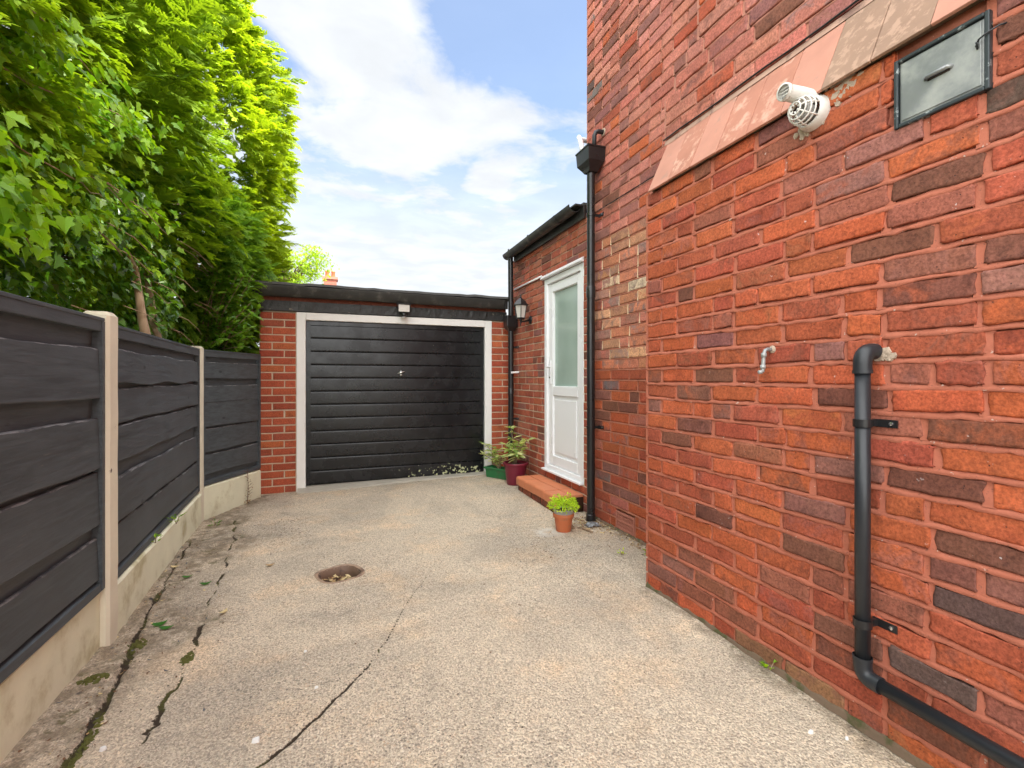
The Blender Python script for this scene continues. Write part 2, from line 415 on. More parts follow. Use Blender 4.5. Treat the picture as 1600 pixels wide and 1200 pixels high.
def pal_outrigger(u, z, rng):
    tb = [(3, (.46,.125,.06)), (3, (.42,.105,.055)), (1.6, (.50,.165,.09)), (1, PURPLE), (.5, BROWN)]
    a = vary(pick(rng, tb), .12, rng)
    return a, (vary(PURPLE, .2, rng) if rng.random() < .25 else vary(a, .1, rng))
def pal_garage(u, z, rng):
    a = vary(pick(rng, [(4, (.47,.105,.045)), (2, (.40,.085,.04)), (1, (.52,.14,.05)), (.5, (.36,.09,.045))]), .08, rng)
    return a, vary(a, .08, rng)
def mc_bay(u, z): return (.44,.138,.085)
def mc_tall(u, z):
    if 2.84 < u < 3.50 and 1.29 < z < 2.36: return (.74,.55,.36)
    return (.44,.165,.105) if z < 2.4 else (.47,.20,.145)
def mc_out(u, z): return (.62,.45,.33) if z < 1.9 else (.46,.27,.19)
def mc_gar(u, z): return (.58,.45,.33)

def brickwork(mb, axis, plane, u0, u1, z0, z1, pal, mcol, bl=.255, joint=.012, bed=.012, fine=2, rough=1.0,
              end_hi=None, holes=(), seed=1, flip_start=False, hdr=.14, gauge=GAUGE, dirn=1, recess=.0):
    """bricks with real arrises and sloped mortar beds on a plane facing -X (axis 'X', u=y) or -Y (axis 'Y', u=x); outward = minus"""
    rng = random.Random(seed)
    if axis == 'X': P = lambda u, z, n: (plane - n, u, z)
    else: P = lambda u, z, n: (u, plane - n, z)
    rev = axis == 'X'
    def quad(ix): return tuple(reversed(ix)) if rev else tuple(ix)
    US = {2: [0,.012,.05,.27,.5,.73,.95,.988,1], 1: [0,.02,.07,.5,.93,.98,1], 0: [0,.035,.965,1]}[fine]
    ZS = {2: [0,.04,.13,.5,.87,.96,1], 1: [0,.05,.16,.84,.95,1], 0: [0,.09,.91,1]}[fine]
    nc = int(math.ceil((z1 - z0)/gauge - 1e-6))
    def clear(u, z):
        for (a, b, c, d) in holes:
            if a < u < b and c < z < d: return False
        return True
    for k in range(nc):
        zb = z0 + k*gauge; zt = min(zb + gauge, z1)
        if zt - zb < .02: continue
        ue = end_hi(k, zb) if end_hi else u1
        # brick spans from the ue end towards u0 (dirn 1) or the other way round
        cuts = [0.0]; L = ue - u0
        hd = (k + (1 if flip_start else 0)) % 2 == 0
        cuts.append(bl*.5 if hd else bl)
        while cuts[-1] < L - 1e-6:
            cuts.append(cuts[-1] + (bl*.5 if rng.random() < hdr else bl)*rng.uniform(.96, 1.04))
        cuts[-1] = L
        if cuts[-1] - cuts[-2] < .05 and len(cuts) > 2: del cuts[-2]
        spans = []
        for a, b in zip(cuts[:-1], cuts[1:]):
            spans.append((ue - b, ue - a) if dirn > 0 else (u0 + a, u0 + b))
        # split spans at openings
        for (ha, hb, hc, hdz) in holes:
            out = []
            for (a, b) in spans:
                zm = (zb + zt)/2
                if not (hc < zm < hdz) or b <= ha or a >= hb: out.append((a, b)); continue
                if a < ha - .025: out.append((a, ha))
                if b > hb + .025: out.append((hb, b))
            spans = out
        for (a, b) in spans:
            ja = joint*.5*rng.uniform(.6, 1.5); jb = joint*.5*rng.uniform(.6, 1.5)
            ua, ub = a + ja, b - jb
            if ub - ua < .02: ua, ub = a + .003, b - .003
            lo, hi = zb + bed*rng.uniform(.8, 1.15), zt - bed*.12
            base = rng.uniform(-.0018, .0018)*rough
            c1, c2 = pal((a+b)/2, (zb+zt)/2, rng)
            tilt = rng.uniform(-.0025, .0025)*rough; sk = rng.uniform(-.003, .003)*rough
            nu, nz = len(US), len(ZS)
            vs = []
            worn = rng.random() < .35
            for j, tz in enumerate(ZS):
                for i, tu in enumerate(US):
                    eu = i in (0, nu-1); ez = j in (0, nz-1)
                    u = ua + (ub-ua)*tu; z = lo + (hi-lo)*tz + tilt*(tu-.5) + sk*(tu-.5)
                    n = base + rng.uniform(-.0005, .0005)*rough
                    if eu or ez:
                        n -= .0032
                        if ez: z += rng.uniform(-.0022, .0022)*rough * (1.7 if worn else 1)
                        if eu: u += rng.uniform(-.0022, .0022)*rough * (1.7 if worn else 1)
                        if eu and ez:
                            d = rng.uniform(.001, .006)*rough * (1.8 if worn else 1)
                            u += d if i == 0 else -d; z += (d if j == 0 else -d)*.6
                    elif rough > .6 and rng.random() < .05: n -= rng.uniform(.001, .005)
                    vs.append(P(u, z, n))
            fs = []
            for j in range(nz-1):
                for i in range(nu-1):
                    q = (j*nu+i, j*nu+i+1, (j+1)*nu+i+1, (j+1)*nu+i)
                    fs.append(quad(q))
            ring = [i for i in range(nu)] + [j*nu+nu-1 for j in range(1, nz)] + [(nz-1)*nu+i for i in range(nu-2, -1, -1)] + [j*nu for j in range(nz-2, 0, -1)]
            nb = len(vs)
            for ix in ring:
                p = vs[ix]
                vs.append((p[0]+.016, p[1], p[2]) if axis == 'X' else (p[0], p[1]+.016, p[2]))
            m = len(ring)
            for i in range(m):
                i2 = (i+1) % m
                fs.append(quad((ring[i2], ring[i], nb+i, nb+i2)))
            mb.add(vs, fs, 0, c1, c2)
            # perpend joint at the b side of the brick
            mcl = mcol(b, zb)
            zz = [zb + bed*.6, zt]
            ww = joint*.9
            mb.add([P(b-ww, zz[0], -.0050), P(b+ww, zz[0], -.0030), P(b+ww, zz[1], -.0055), P(b-ww, zz[1], -.0075)], [quad((0,1,2,3))], 1, mcl)
        # mortar bed: weather-struck, a shadow line under the brick above
        if k < nc:
            seg = .035 if fine == 2 else .07
            segs = []
            ranges = [(u0, ue)]
            for (ha, hb, hc, hdz) in holes:
                out = []
                for (a, b) in ranges:
                    if not (hc - .004 < zb + .005 < hdz + .004) or b <= ha or a >= hb: out.append((a, b)); continue
                    if a < ha: out.append((a, ha))
                    if b > hb: out.append((hb, b))
                ranges = out
            for (a, b) in ranges:
                ns = max(1, int((b-a)/seg)); vs = []; fs = []
                for i in range(ns+1):
                    u = a + (b-a)*i/ns
                    j1 = rng.uniform(-.0022, .0026)*rough; j2 = rng.uniform(-.003, .0022)*rough
                    vs += [P(u, zb + bed*1.2, -.0165), P(u, zb + bed*.93 + j1, -.0075 + rng.uniform(-.002, .002)),
                           P(u, zb - bed*.06 + j2, .0008*rough + rng.uniform(-.0012, .0012)*rough), P(u, zb - bed*.22 + j2, -.004)]
                for i in range(ns):
                    o = i*4
                    for q in range(3):
                        fs.append(quad((o+q+1, o+q+5, o+q+4, o+q)))
                mb.add(vs, fs, 1, mcol((a+b)/2, zb))
    return mb

def slab_with_holes(mb, axis, a0, a1, u0, u1, z0, z1, holes, mi, col):
    """solid core of a wall between planes a0..a1 split round rectangular openings"""
    us = sorted({u0, u1, *[h[0] for h in holes], *[h[1] for h in holes]}); zs = sorted({z0, z1, *[h[2] for h in holes], *[h[3] for h in holes]})
    us = [u for u in us if u0 <= u <= u1]; zs = [z for z in zs if z0 <= z <= z1]
    for i in range(len(us)-1):
        for j in range(len(zs)-1):
            um, zm = (us[i]+us[i+1])/2, (zs[j]+zs[j+1])/2
            if any(h[0] < um < h[1] and h[2] < zm < h[3] for h in holes): continue
            lo = (a0, us[i], zs[j]) if axis == 'X' else (us[i], a0, zs[j])
            hi = (a1, us[i+1], zs[j+1]) if axis == 'X' else (us[i+1], a1, zs[j+1])
            mb.box(lo, hi, mi, None, col)

BM = [M['brick'], M['mortar']]; BMN = [M['brick_new'], M['mortar']]
# ------------------------------------------------------------------ the house
house = thing('brick_house', (2.13, 2.0, 0), 'tall red brick house with a projecting chimney breast and a low brick outrigger', 'house')
XT = 2.13; XB = 1.72; XU = 1.838
HATCH = (.76, 1.005, 2.018, 2.243)
mb = MB()
AIR = (3.01, 3.272, .02, .155)
slab_with_holes(mb, 'X', XT+.0135, XT+.24, -7, 3.733, -.1, 9.5, (), 1, (.40,.16,.11))
mb.box((XT+.24, 3.50, -.1), (9, 3.733, 9.5), 0, None, RED); mb.box((8.8, -7, -.1), (9, 3.5, 9.5), 0, None, RED); mb.box((XT+.24, -7, -.1), (8.8, -6.8, 9.5), 0, None, RED)
brickwork(mb, 'X', XT, 1.7, 3.733, .005, 4.95, pal_tall, mc_tall, fine=1, seed=3, rough=.9, holes=(AIR,), bed=.011, joint=.010)
brickwork(mb, 'X', XT, 1.7, 3.733, 4.955, 9.5, pal_tall, mc_tall, fine=0, seed=4, rough=.7)
mb.build('wall', BM, house, smooth=True)
# chimney breast: lower stage, stepped upper stage
mb = MB()
slab_with_holes(mb, 'X', XB+.0145, XT+.004, -2.2, 2.306, -.1, 2.30, (HATCH,), 1, (.46,.155,.10))
brickwork(mb, 'X', XB, -2.2, 2.312, -.012, 2.285, pal_bay, mc_bay, fine=2, seed=21, rough=1.8, joint=.017, bed=.0165, holes=(HATCH,), hdr=.24)
def upper_end(k, z): return 2.30 if k < 3 else 2.21 if k == 3 else 2.12 if k == 4 else 2.03
mb.box((XU+.0145, -2.2, 2.30), (XT+.004, 2.298, 2.85), 1, None, (.37,.165,.125))
mb.box((XU+.0145, -2.2, 2.85), (XT+.004, 2.025, 9.5), 1, None, (.37,.165,.125))
mb.box((XU+.0145, 2.025, 2.85), (XT+.004, 2.205, 2.945), 1, None, (.37,.165,.125))
mb.box((XU+.0145, 2.025, 2.945), (XT+.004, 2.115, 3.03), 1, None, (.37,.165,.125))
brickwork(mb, 'X', XU, -2.2, 2.30, 2.605, 4.3, pal_tall, mc_tall, fine=2, seed=33, rough=1.0, end_hi=upper_end, bed=.012, joint=.011)
brickwork(mb, 'X', XU, -2.2, 2.03, 4.305, 9.5, pal_tall, mc_tall, fine=0, seed=34, rough=.8)
mb.build('chimney_breast', BM, house, smooth=True)
# outrigger wall with the doorway
DOOR = (3.80, 4.655, .262, 2.275)
mb = MB()
slab_with_holes(mb, 'X', XT+.0155, XT+.22, 3.735, 5.655, -.1, 2.70, (DOOR,), 1, (.50,.34,.235))
brickwork(mb, 'X', XT+.002, 3.735, 5.66, .0, 2.70, pal_outrigger, mc_out, fine=1, seed=41, rough=.7, holes=(DOOR,), joint=.010, bed=.010, bl=.235, gauge=.0765, hdr=.4)
mb.box((XT+.22, 5.45, -.1), (6.5, 5.655, 2.70), 0, None, RED); mb.box((6.3, 3.735, -.1), (6.5, 5.45, 2.70), 0, None, RED)
mb.build('outrigger_wall', BMN, house, smooth=True)
mb = MB(); mb.box((XT-.02, 3.76, 2.778), (6.6, 5.66, 2.80)); mb.build('outrigger_roof', M['felt'], house)
mb = MB()
vs = [(1.95,-7.3,9.48),(9.2,-7.3,9.48),(9.2,3.9,9.48),(1.95,3.9,9.48),(5.5,-7.3,11.6),(5.5,3.9,11.6),(1.95,-7.3,9.6),(9.2,-7.3,9.6),(9.2,3.9,9.6),(1.95,3.9,9.6)]
mb.add(vs, [(3,2,1,0),(0,1,7,6),(1,2,8,7),(2,3,9,8),(3,0,6,9),(6,4,5,9),(7,8,5,4),(6,7,4),(8,9,5)]); mb.build('main_roof', M['slate'], house)
# fascia and gutter of the outrigger
mb = MB(); mb.box((XT-.028, 3.745, 2.655), (XT-.004, 5.50, 2.775)); mb.box((XT-.11, 3.745, 2.76), (XT-.028, 5.50, 2.775)); mb.build('fascia', M['gutter'], house, bevel=.003)
def half_round(r, t, n=10):
    o = [(r*math.cos(math.pi + math.pi*i/n), r*math.sin(math.pi + math.pi*i/n)) for i in range(n+1)]
    i_ = [((r-t)*math.cos(2*math.pi - math.pi*i/n), (r-t)*math.sin(2*math.pi - math.pi*i/n)) for i in range(n+1)]
    return o + i_
mb = MB(); mb.sweep(half_round(.062, .005), (2.040, 3.79, 2.775), (2.040, 5.565, 2.755), side=(1,0,0))
for y in (4.1, 4.75, 5.35): mb.sweep(half_round(.066, .004), (2.040, y-.02, 2.771), (2.040, y+.02, 2.770), side=(1,0,0))
g = mb.build('gutter', M['gutter'], house, autosmooth=40)
# tile apron over the lower stage
y = 2.266
tiles = []
apron = MB(); k = 0
while y > -2.0:
    w = .1718
    p0 = Vector((1.690, 0, 2.282)); p1 = Vector((1.828, 0, 2.578))
    d = (p1-p0).normalized(); nrm = Vector((-d.z, 0, d.x))
    lift = R.uniform(0, .004); q0 = p0 + nrm*lift - d*R.uniform(0, .004)
    a, b = y - w + .0016, y - .0012
    vs = []
    for yy in (a, b):
        for pp in (q0, p1 + nrm*lift, p1 - nrm*.010, q0 - nrm*.012): vs.append((pp.x, yy, pp.z))
    mi = 1 if k in (6, 7, 12, 15) else (2 if k in (1, 3, 4, 9, 11, 14) else 0)
    tint = 1
    apron.add(vs, [(0,1,2,3),(7,6,5,4),(0,4,5,1),(1,5,6,2),(2,6,7,3),(3,7,4,0)], mi)
    y -= w; k += 1
apron.build('tile_apron', [M['tile_pink'], M['tile_dirty'], M['tile_warm']], house, bevel=.0022)
mb = MB()
pts = []
for i in range(60):
    yy = 2.29 - i*.075
    pts.append(yy)
vs = []; fs = []
for i, yy in enumerate(pts):
    j = R.uniform(-.004, .004)
    vs += [(1.8215 + j*.4, yy, 2.574 + j), (1.832, yy, 2.600 + j*.6), (1.836, yy, 2.609)]
for i in range(len(pts)-1):
    for q in range(2): fs.append((i*3+q, i*3+q+1, i*3+q+4, i*3+q+3))
mb.add(vs, fs); mb.build('mortar_flashing', M['bedding'], house, smooth=True)
# soffit board under the tiles
mb = MB(); mb.box((1.702, -2.2, 2.287), (1.835, 2.262, 2.297)); mb.build('soffit', M['render'], house)
# air brick
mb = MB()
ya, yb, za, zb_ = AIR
mb.box((XT+.012, ya+.004, za), (XT+.0132, yb-.004, zb_), 1)  # dark backing sheet stands in for the shade inside the holes
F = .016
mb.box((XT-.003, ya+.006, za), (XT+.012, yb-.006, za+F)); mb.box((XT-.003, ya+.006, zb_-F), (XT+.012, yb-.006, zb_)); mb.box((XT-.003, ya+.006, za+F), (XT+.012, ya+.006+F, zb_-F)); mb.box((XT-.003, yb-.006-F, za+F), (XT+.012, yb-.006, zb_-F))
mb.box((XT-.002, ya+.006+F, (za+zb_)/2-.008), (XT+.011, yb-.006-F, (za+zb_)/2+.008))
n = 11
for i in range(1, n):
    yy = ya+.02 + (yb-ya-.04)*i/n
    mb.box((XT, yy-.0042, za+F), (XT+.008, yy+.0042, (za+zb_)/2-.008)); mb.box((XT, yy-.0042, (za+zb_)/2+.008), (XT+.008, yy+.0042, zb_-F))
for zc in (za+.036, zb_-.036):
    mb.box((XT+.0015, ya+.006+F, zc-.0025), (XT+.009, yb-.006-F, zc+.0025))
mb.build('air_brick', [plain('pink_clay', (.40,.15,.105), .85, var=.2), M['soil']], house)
# plinth fillet along the tall wall
def fillet(name, x0, y0, y1, parent, w, h, mat, seed, zbase=0, n=90):
    rng = random.Random(seed); m = MB(); vs = []; fs = []
    for i in range(n+1):
        yy = y0 + (y1-y0)*i/n
        ww = max(.004, w*(rng.uniform(.55, 1.25))); hh = max(.004, h*rng.uniform(.4, 1.3))
        vs += [(x0+.012, yy, zbase-.02), (x0+.012, yy, zbase+hh), (x0-.003, yy, zbase+hh*.9), (x0-ww*.5, yy, zbase+hh*.42), (x0-ww, yy, zbase-.008)]
    for i in range(n):
        for q in range(4): fs.append((i*5+q+1, i*5+q, i*5+q+5, i*5+q+6))
    m.add(vs, fs); return m.build(name, mat, parent, smooth=True)
fillet('mortar_fillet', XB, -2.2, 2.31, house, .013, .020, M['render'], 5, n=120)
fillet('plinth_fillet', XT, 2.3, 3.73, house, .022, .020, M['render'], 6)
# old filler around the pipe outlet, pale repairs near the flue
def blob(m, c, n, s, seed, ax='X'):
    rng = random.Random(seed)
    for i in range(n):
        p = Vector(c) + Vector((rng.uniform(-.0015, .002), rng.gauss(0, s), rng.gauss(0, s*.75)))
        r = rng.uniform(.006, .017)
        pts = [(r*rng.uniform(.7, 1.3)*math.cos(a*math.pi/3), r*rng.uniform(.7, 1.3)*math.sin(a*math.pi/3)) for a in range(6)]
        vs = [(p.x - rng.uniform(.002, .006), p.y + a, p.z + b) for a, b in pts] + [(p.x+.012, p.y + a*1.2, p.z + b*1.2) for a, b in pts] + [(p.x - rng.uniform(.004, .006), p.y, p.z)]
        m.add(vs, [(i_, (i_+1) % 6, 12) for i_ in range(6)] + [(i_+6, (i_+1) % 6+6, (i_+1) % 6, i_) for i_ in range(6)])
mb = MB(); blob(mb, (XB-.001, 1.048, 1.295), 26, .015, 8); mb.build('pipe_filler', M['web'], house)
mb = MB(); 
blob(mb, (XB+.002, 1.275, 2.235), 60, .030, 9); blob(mb, (XB+.002, 1.175, 2.262), 60, .030, 10); blob(mb, (XB+.002, 1.325, 2.178), 26, .014, 10)
mb.build('mortar_patch', M['web'], house)
# door
dr = MB()
Y0, Y1, Z0, Z1 = DOOR
fw = .062
xf = XT + .004
dr.box((xf, Y0, Z0), (xf+.07, Y0+fw, Z1)); dr.box((xf, Y1-fw, Z0), (xf+.07, Y1, Z1)); dr.box((xf, Y0+fw, Z1-fw), (xf+.07, Y1-fw, Z1)); dr.box((xf, Y0+fw, Z0), (xf+.07, Y1-fw, Z0+.045))
door = dr.build('door', M['white'], house, bevel=.006); door['label'] = 'white plastic side door frame with frosted upper pane'
lf = MB(); xl = XT + .026; st = .096
a, b, c, d = Y0+fw+.003, Y1-fw-.003, Z0+.048, Z1-fw-.004
GZ0, GZ1 = 1.135, d-.092; PZ0, PZ1 = c+.10, 1.035
lf.box((xl, a, c), (xl+.055, a+st, d)); lf.box((xl, b-st, c), (xl+.055, b, d)); lf.box((xl, a+st, GZ1), (xl+.055, b-st, d)); lf.box((xl, a+st, PZ1), (xl+.055, b-st, GZ0)); lf.box((xl, a+st, c), (xl+.055, b-st, PZ0))
leaf = lf.build('door_leaf', M['white'], door, bevel=.007)
m = MB(); m.box((xl+.030, a+st, GZ0), (xl+.042, b-st, GZ1)); m.build('glass_pane', M['frosted'], door)
m = MB(); m.box((xl+.018, a+st, PZ0), (xl+.04, b-st, PZ1)); m.box((xl+.008, a+st+.035, PZ0+.04), (xl+.018, b-st-.035, PZ1-.04)); m.build('lower_panel', M['white'], door, bevel=.008)
m = MB(); yh = b - .045
m.box((xl-.010, yh-.016, 1.16), (xl, yh+.016, 1.40)); m.tube([(xl-.010, yh, 1.335), (xl-.045, yh, 1.335), (xl-.050, yh-.02, 1.335), (xl-.050, yh-.115, 1.333)], .009, 10)
m.build('door_handle', M['white'], door, bevel=.003, autosmooth=40)
m = MB(); m.lathe([(0, 0), (.009, 0), (.009, .006), (0, .006)], M=Matrix.Translation((xl-.010, yh, 1.225)) @ Matrix.Rotation(-math.pi/2, 4, 'Y'), n=12); m.build('keyhole', M['soil'], door)
m = MB(); m.sweep([(0, 0), (-.034, .004), (-.036, .014), (-.006, .046), (0, .046)], (XT, Y0-.015, Z1), (XT, Y1+.03, Z1), side=(1,0,0)); m.build('drip_strip', M['white'], door, bevel=.002)
m = MB(); m.box((XT-.035, Y0+.004, Z0-.022), (XT+.06, Y1-.002, Z0-.002)); m.build('door_sill', M['white'], door, bevel=.004)
# wall conduit and small outlets on the outrigger
m = MB(); m.tube([(XT-.012, 5.50, 2.322), (XT-.012, 4.69, 2.322)], .011, 8); m.build('white_conduit', M['white'], house, smooth=True)
m = MB(); m.tube([(XT+.01, 5.40, 1.292), (XT-.10, 5.39, 1.286)], .013, 10); m.build('overflow_outlet', M['white'], house, autosmooth=50)
# black cable on the brickwork
def cable(name, pts, r=.0035, parent=house, mat='black_plastic'):
    m = MB(); m.tube(pts, r, 6); return m.build(name, M[mat], parent, smooth=True)
cable('cable', [(XT-.006, 3.55, 2.652), (XT-.008, 3.3, 2.646), (XT-.006, 3.05, 2.648), (XT-.007, 2.80, 2.643), (XT-.006, 2.4, 2.64)])
cable('cable', [(1.827, 2.30 - i*.14, 2.617 + .003*math.sin(i*1.7)) for i in range(26)], .0045)

# interior backing so that no daylight leaks in
m = MB(); m.box((XT+.25, 3.76, .0), (XT+.27, 4.75, 2.4)); m.build('daylight_backing', M['render'], house)

# ------------------------------------------------------------------ the garage
B = 5.66
garage = thing('garage', (.70, B, 0), 'small flat roofed brick garage with a black up and over door', 'garage')
XL, XR = -.732, XT-.001
def gz(x): return -.022 + (x+.4)*.028
for nm, u0, u1, sd, dn in (('brick_pillar', XL, -.372, 51, 1), ('brick_pillar', 1.868, XR, 52, -1)):
    mb = MB(); mb.box((u0+.002, B+.0135, -.1), (u1-.002 if u1 < 1 else u1, B+.30, 1.945), 1, None, (.58,.45,.33))
    brickwork(mb, 'Y', B, u0, u1, -.03, 1.94, pal_garage, mc_gar, fine=1, seed=sd, rough=.45, bl=.235, joint=.011, bed=.011, hdr=.0, gauge=.0815)
    mb.build(nm, BMN, garage, smooth=True)
mb = MB(); mb.box((XL+.004, B+.302, -.1), (XL+.22, 10.8, 2.12), 0, None, (.42,.10,.05)); mb.box((XL+.22, 10.6, -.1), (XR, 10.8, 2.12), 0, None, (.42,.10,.05)); mb.box((XR-.2, B+.302, -.1), (XR, 10.6, 2.12), 0, None, (.42,.10,.05))
mb.build('side_wall', BMN, garage)
def bumpy_beam(m, x0, x1, y, z0, z1, th, seed, amp):
    rng = random.Random(seed); n = 80; vs = []; fs = []
    for i in range(n+1):
        x = x0 + (x1-x0)*i/n
        t1 = rng.uniform(-amp, amp); t2 = rng.uniform(-amp, amp)
        vs += [(x, y+th, z0), (x, y - .3*t1, z0 + abs(t1)*.4), (x, y + t2*.8, (z0+z1)/2), (x, y - t1*.3, z1), (x, y+th, z1)]
    for i in range(n):
        for q in range(4): fs.append((i*5+q, i*5+q+5, i*5+q+6, i*5+q+1))
    fs += [(4,3,2,1,0), tuple(n*5+i for i in range(5))]
    m.add(vs, fs); return m
mb = MB(); bumpy_beam(mb, XL-.008, 2.062, B-.022, 1.946, 2.052, .18, 4, .004); mb.build('lintel_beam', M['beam'], garage)
mb = MB(); mb.box((XL+.01, B+.004, 2.053), (2.06, B+.20, 2.118), 0, None, (.30,.09,.05)); mb.build('brick_course', BMN, garage)
mb = MB(); mb.box((XL-.06, B-.075, 2.085), (2.06, B-.050, 2.205)); mb.build('fascia', M['gutter'], garage, bevel=.003)
mb = MB(); prof = [(0, .10), (-.055, .105), (-.075, .10), (-.078, .085), (-.066, .055), (-.055, .03), (-.030, .004), (0, 0), (0, .006), (-.026, .010), (-.048, .034), (-.060, .058), (-.070, .086), (-.066, .094), (-.052, .098), (0, .094)]
prof = [(0, 0), (-.03, .002), (-.052, .022), (-.060, .05), (-.076, .078), (-.080, .108), (-.074, .108), (-.070, .082), (-.054, .054), (-.046, .028), (-.028, .008), (0, .006)]
mb.sweep(prof, (XL-.07, B-.076, 2.088), (1.985, B-.076, 2.078), side=(0,1,0))
for x in (-.0, .95, 1.62): mb.sweep([(s*1.04-.0015, z*1.0-.003) for s, z in prof], (x-.03, B-.076, 2.085), (x+.03, B-.076, 2.085), side=(0,1,0))
mb.build('gutter', M['gutter'], garage, autosmooth=35)
mb = MB()
n = 30; vs = []; fs = []
for i in range(n+1):
    x = XL - .10 + (2.10 - XL + .10 - .0)*i/n
    w = R.uniform(-.006, .006)
    vs += [(x, B-.130, 2.205+w), (x, B-.126, 2.232+w), (x, 7.0, 2.245 + w*.5), (x, 10.9, 2.30), (x, 10.9, 2.22), (x, B-.09, 2.20)]
for i in range(n):
    for q in range(6): fs.append((i*6+q, i*6+6+q, i*6+6+(q+1) % 6, i*6+(q+1) % 6))
fs += [(5,4,3,2,1,0), tuple(n*6+i for i in range(6))]
mb.add(vs, fs); mb.build('roof', M['felt'], garage)
# white door frame
FZ = 1.938
mb = MB()
mb.box((-.370, B-.012, gz(-.37)-.02), (-.278, B+.10, FZ)); mb.box((1.776, B-.012, gz(1.8)-.02), (1.866, B+.10, FZ)); mb.box((-.278, B-.012, 1.856), (1.776, B+.10, FZ))
mb.build('door_frame', M['white_paint'], garage, bevel=.005)
# black up and over door with horizontal ribs
mb = MB()
x0, x1 = -.274, 1.772; zb0, zt0 = .035, 1.848
fr = .045; yd = B + .030
mb.box((x0, yd-.004, zb0), (x0+fr, yd+.03, zt0)); mb.box((x1-fr, yd-.004, zb0), (x1, yd+.03, zt0)); mb.box((x0+fr, yd-.004, zt0-.042), (x1-fr, yd+.03, zt0)); 
nrib = 12; zlo, zhi = zb0, zt0-.042; ph = (zhi-zlo)/nrib
prof = []
for i in range(nrib):
    z = zlo + i*ph
    prof += [(z, .012), (z+.005, .010), (z+.009, .0015), (z+.014, .0), (z+.022, -.0002), (z+ph*.5, -.0005), (z+ph-.018, -.0002), (z+ph-.010, .0), (z+ph-.003, .0015)]
prof.append((zhi, .017))
nx = 24; vs = []; fs = []
for i in range(nx+1):
    x = x0+fr + (x1-x0-2*fr)*i/nx
    for j, (z, n_) in enumerate(prof):
        dent = .0030*math.sin(x*2.7+.4)*math.sin(z*2.1) + .0007*math.sin(x*6.1 + z*5)
        vs.append((x, yd + .006 + n_ + dent, z))
q = len(prof)
for i in range(nx):
    for j in range(q-1): fs.append((i*q+j, (i+1)*q+j, (i+1)*q+j+1, i*q+j+1))
mb.add(vs, fs)
gd = mb.build('garage_door', M['garage_door'], garage, smooth=True, autosmooth=28)
m = MB()
hx, hz = .752, 1.285
m.lathe([(0,0),(.024,0),(.024,.006),(.012,.010),(.010,.022),(0,.024)], M=Matrix.Translation((hx, yd, hz)) @ Matrix.Rotation(math.pi/2, 4, 'X'), n=16)
m.tube([(hx-.045, yd-.028, hz-.012), (hx, yd-.030, hz+.002), (hx+.045, yd-.028, hz+.014)], [.006,.010,.006], 8)
m.box((hx-.012, yd-.012, hz-.040), (hx+.014, yd+.0, hz-.016))
m.build('door_handle', M['chrome'], gd, smooth=True)
# concrete threshold
mb = MB(); n = 44; vs = []; fs = []
rng = random.Random(77)
for i in range(n+1):
    x = -.36 + 2.22*i/n; w = rng.uniform(-.012, .012) - .02*math.sin(i*.19)
    vs += [(x, B+.10, .033 + gz(x)*.4), (x, B-.005, .030 + gz(x)*.4 + rng.uniform(-.003, .003)), (x, B-.085+w, .012 + gz(x) + rng.uniform(-.003, .003)), (x, B-.10+w, gz(x)-.02)]
for i in range(n):
    for q in range(3): fs.append((i*4+q+1, i*4+q+5, i*4+q+4, i*4+q))
mb.add(vs, fs); mb.build('threshold', M['sill'], garage)
m = MB(); m.box((XL+.25, B+.25, -.1), (XR-.22, B+.27, 2.1)); m.build('door_backing', M['render'], garage)
# ------------------------------------------------------------------ things fixed to the walls
def bracket(parent, x, y, z, r, xw, mat='black_plastic', lug=1):
    m = MB()
    m.lathe([(r+.001, -.013), (r+.005, -.013), (r+.005, .013), (r+.001, .013)], c=(x, y, z), n=18)
    m.box((x+r*.5, y-.012*lug-.006, z-.011), (xw, y-.012*lug+.006, z+.011))
    m.box((xw-.006, y-.075 if lug > 0 else y, z-.013), (xw+.001, y if lug > 0 else y+.075, z+.013))
    m.lathe([(0, .0), (.006, 0), (.006, .004), (0, .005)], M=Matrix.Translation((xw-.006, y-.058*lug, z)) @ Matrix.Rotation(-math.pi/2, 4, 'Y'), n=8, mi=1)
    return m.build('bracket', [M[mat], M['chrome']], parent, autosmooth=40)

dp = thing('rainwater_downpipe', (2.05, 3.525, 0), 'tall glossy black downpipe with a hopper head beside the white door', 'downpipe', 'black downpipes')
m = MB(); m.tube([(2.05, 3.525, .012), (2.05, 3.525, 2.99)], .034, 20); m.lathe([(.035, .0), (.039, .0), (.039, .09), (.035, .095)], c=(2.05, 3.525, 1.9), n=20); m.build('pipe', M['black_plastic'], dp, autosmooth=40)
m = MB(); m.lathe([(.034, .06), (.040, .055), (.042, .004), (.036, .0)], c=(2.05, 3.525, 0.004), n=20); m.build('shoe', M['black_plastic'], dp, autosmooth=40)
m = MB()
zt, zm, zl = 3.135, 3.03, 2.985
def ring(x0, x1, y0, y1, z): return [(x0,y0,z),(x1,y0,z),(x1,y1,z),(x0,y1,z)]
rs = ring(2.01,2.09,3.485,3.565,zl-.03) + ring(2.0,2.10,3.46,3.59,zl) + ring(1.972,2.124,3.425,3.625,zm) + ring(1.965,2.126,3.418,3.632,zt) + ring(1.960,2.127,3.413,3.637,zt) + ring(1.960,2.127,3.413,3.637,zt+.012) + ring(1.972,2.118,3.425,3.625,zt+.012) + ring(1.985,2.11,3.44,3.61,zm)
fs = []
for k in range(7):
    for i in range(4): fs.append((k*4+i, k*4+(i+1)%4, k*4+4+(i+1)%4, k*4+4+i))
fs.append((28,29,30,31))
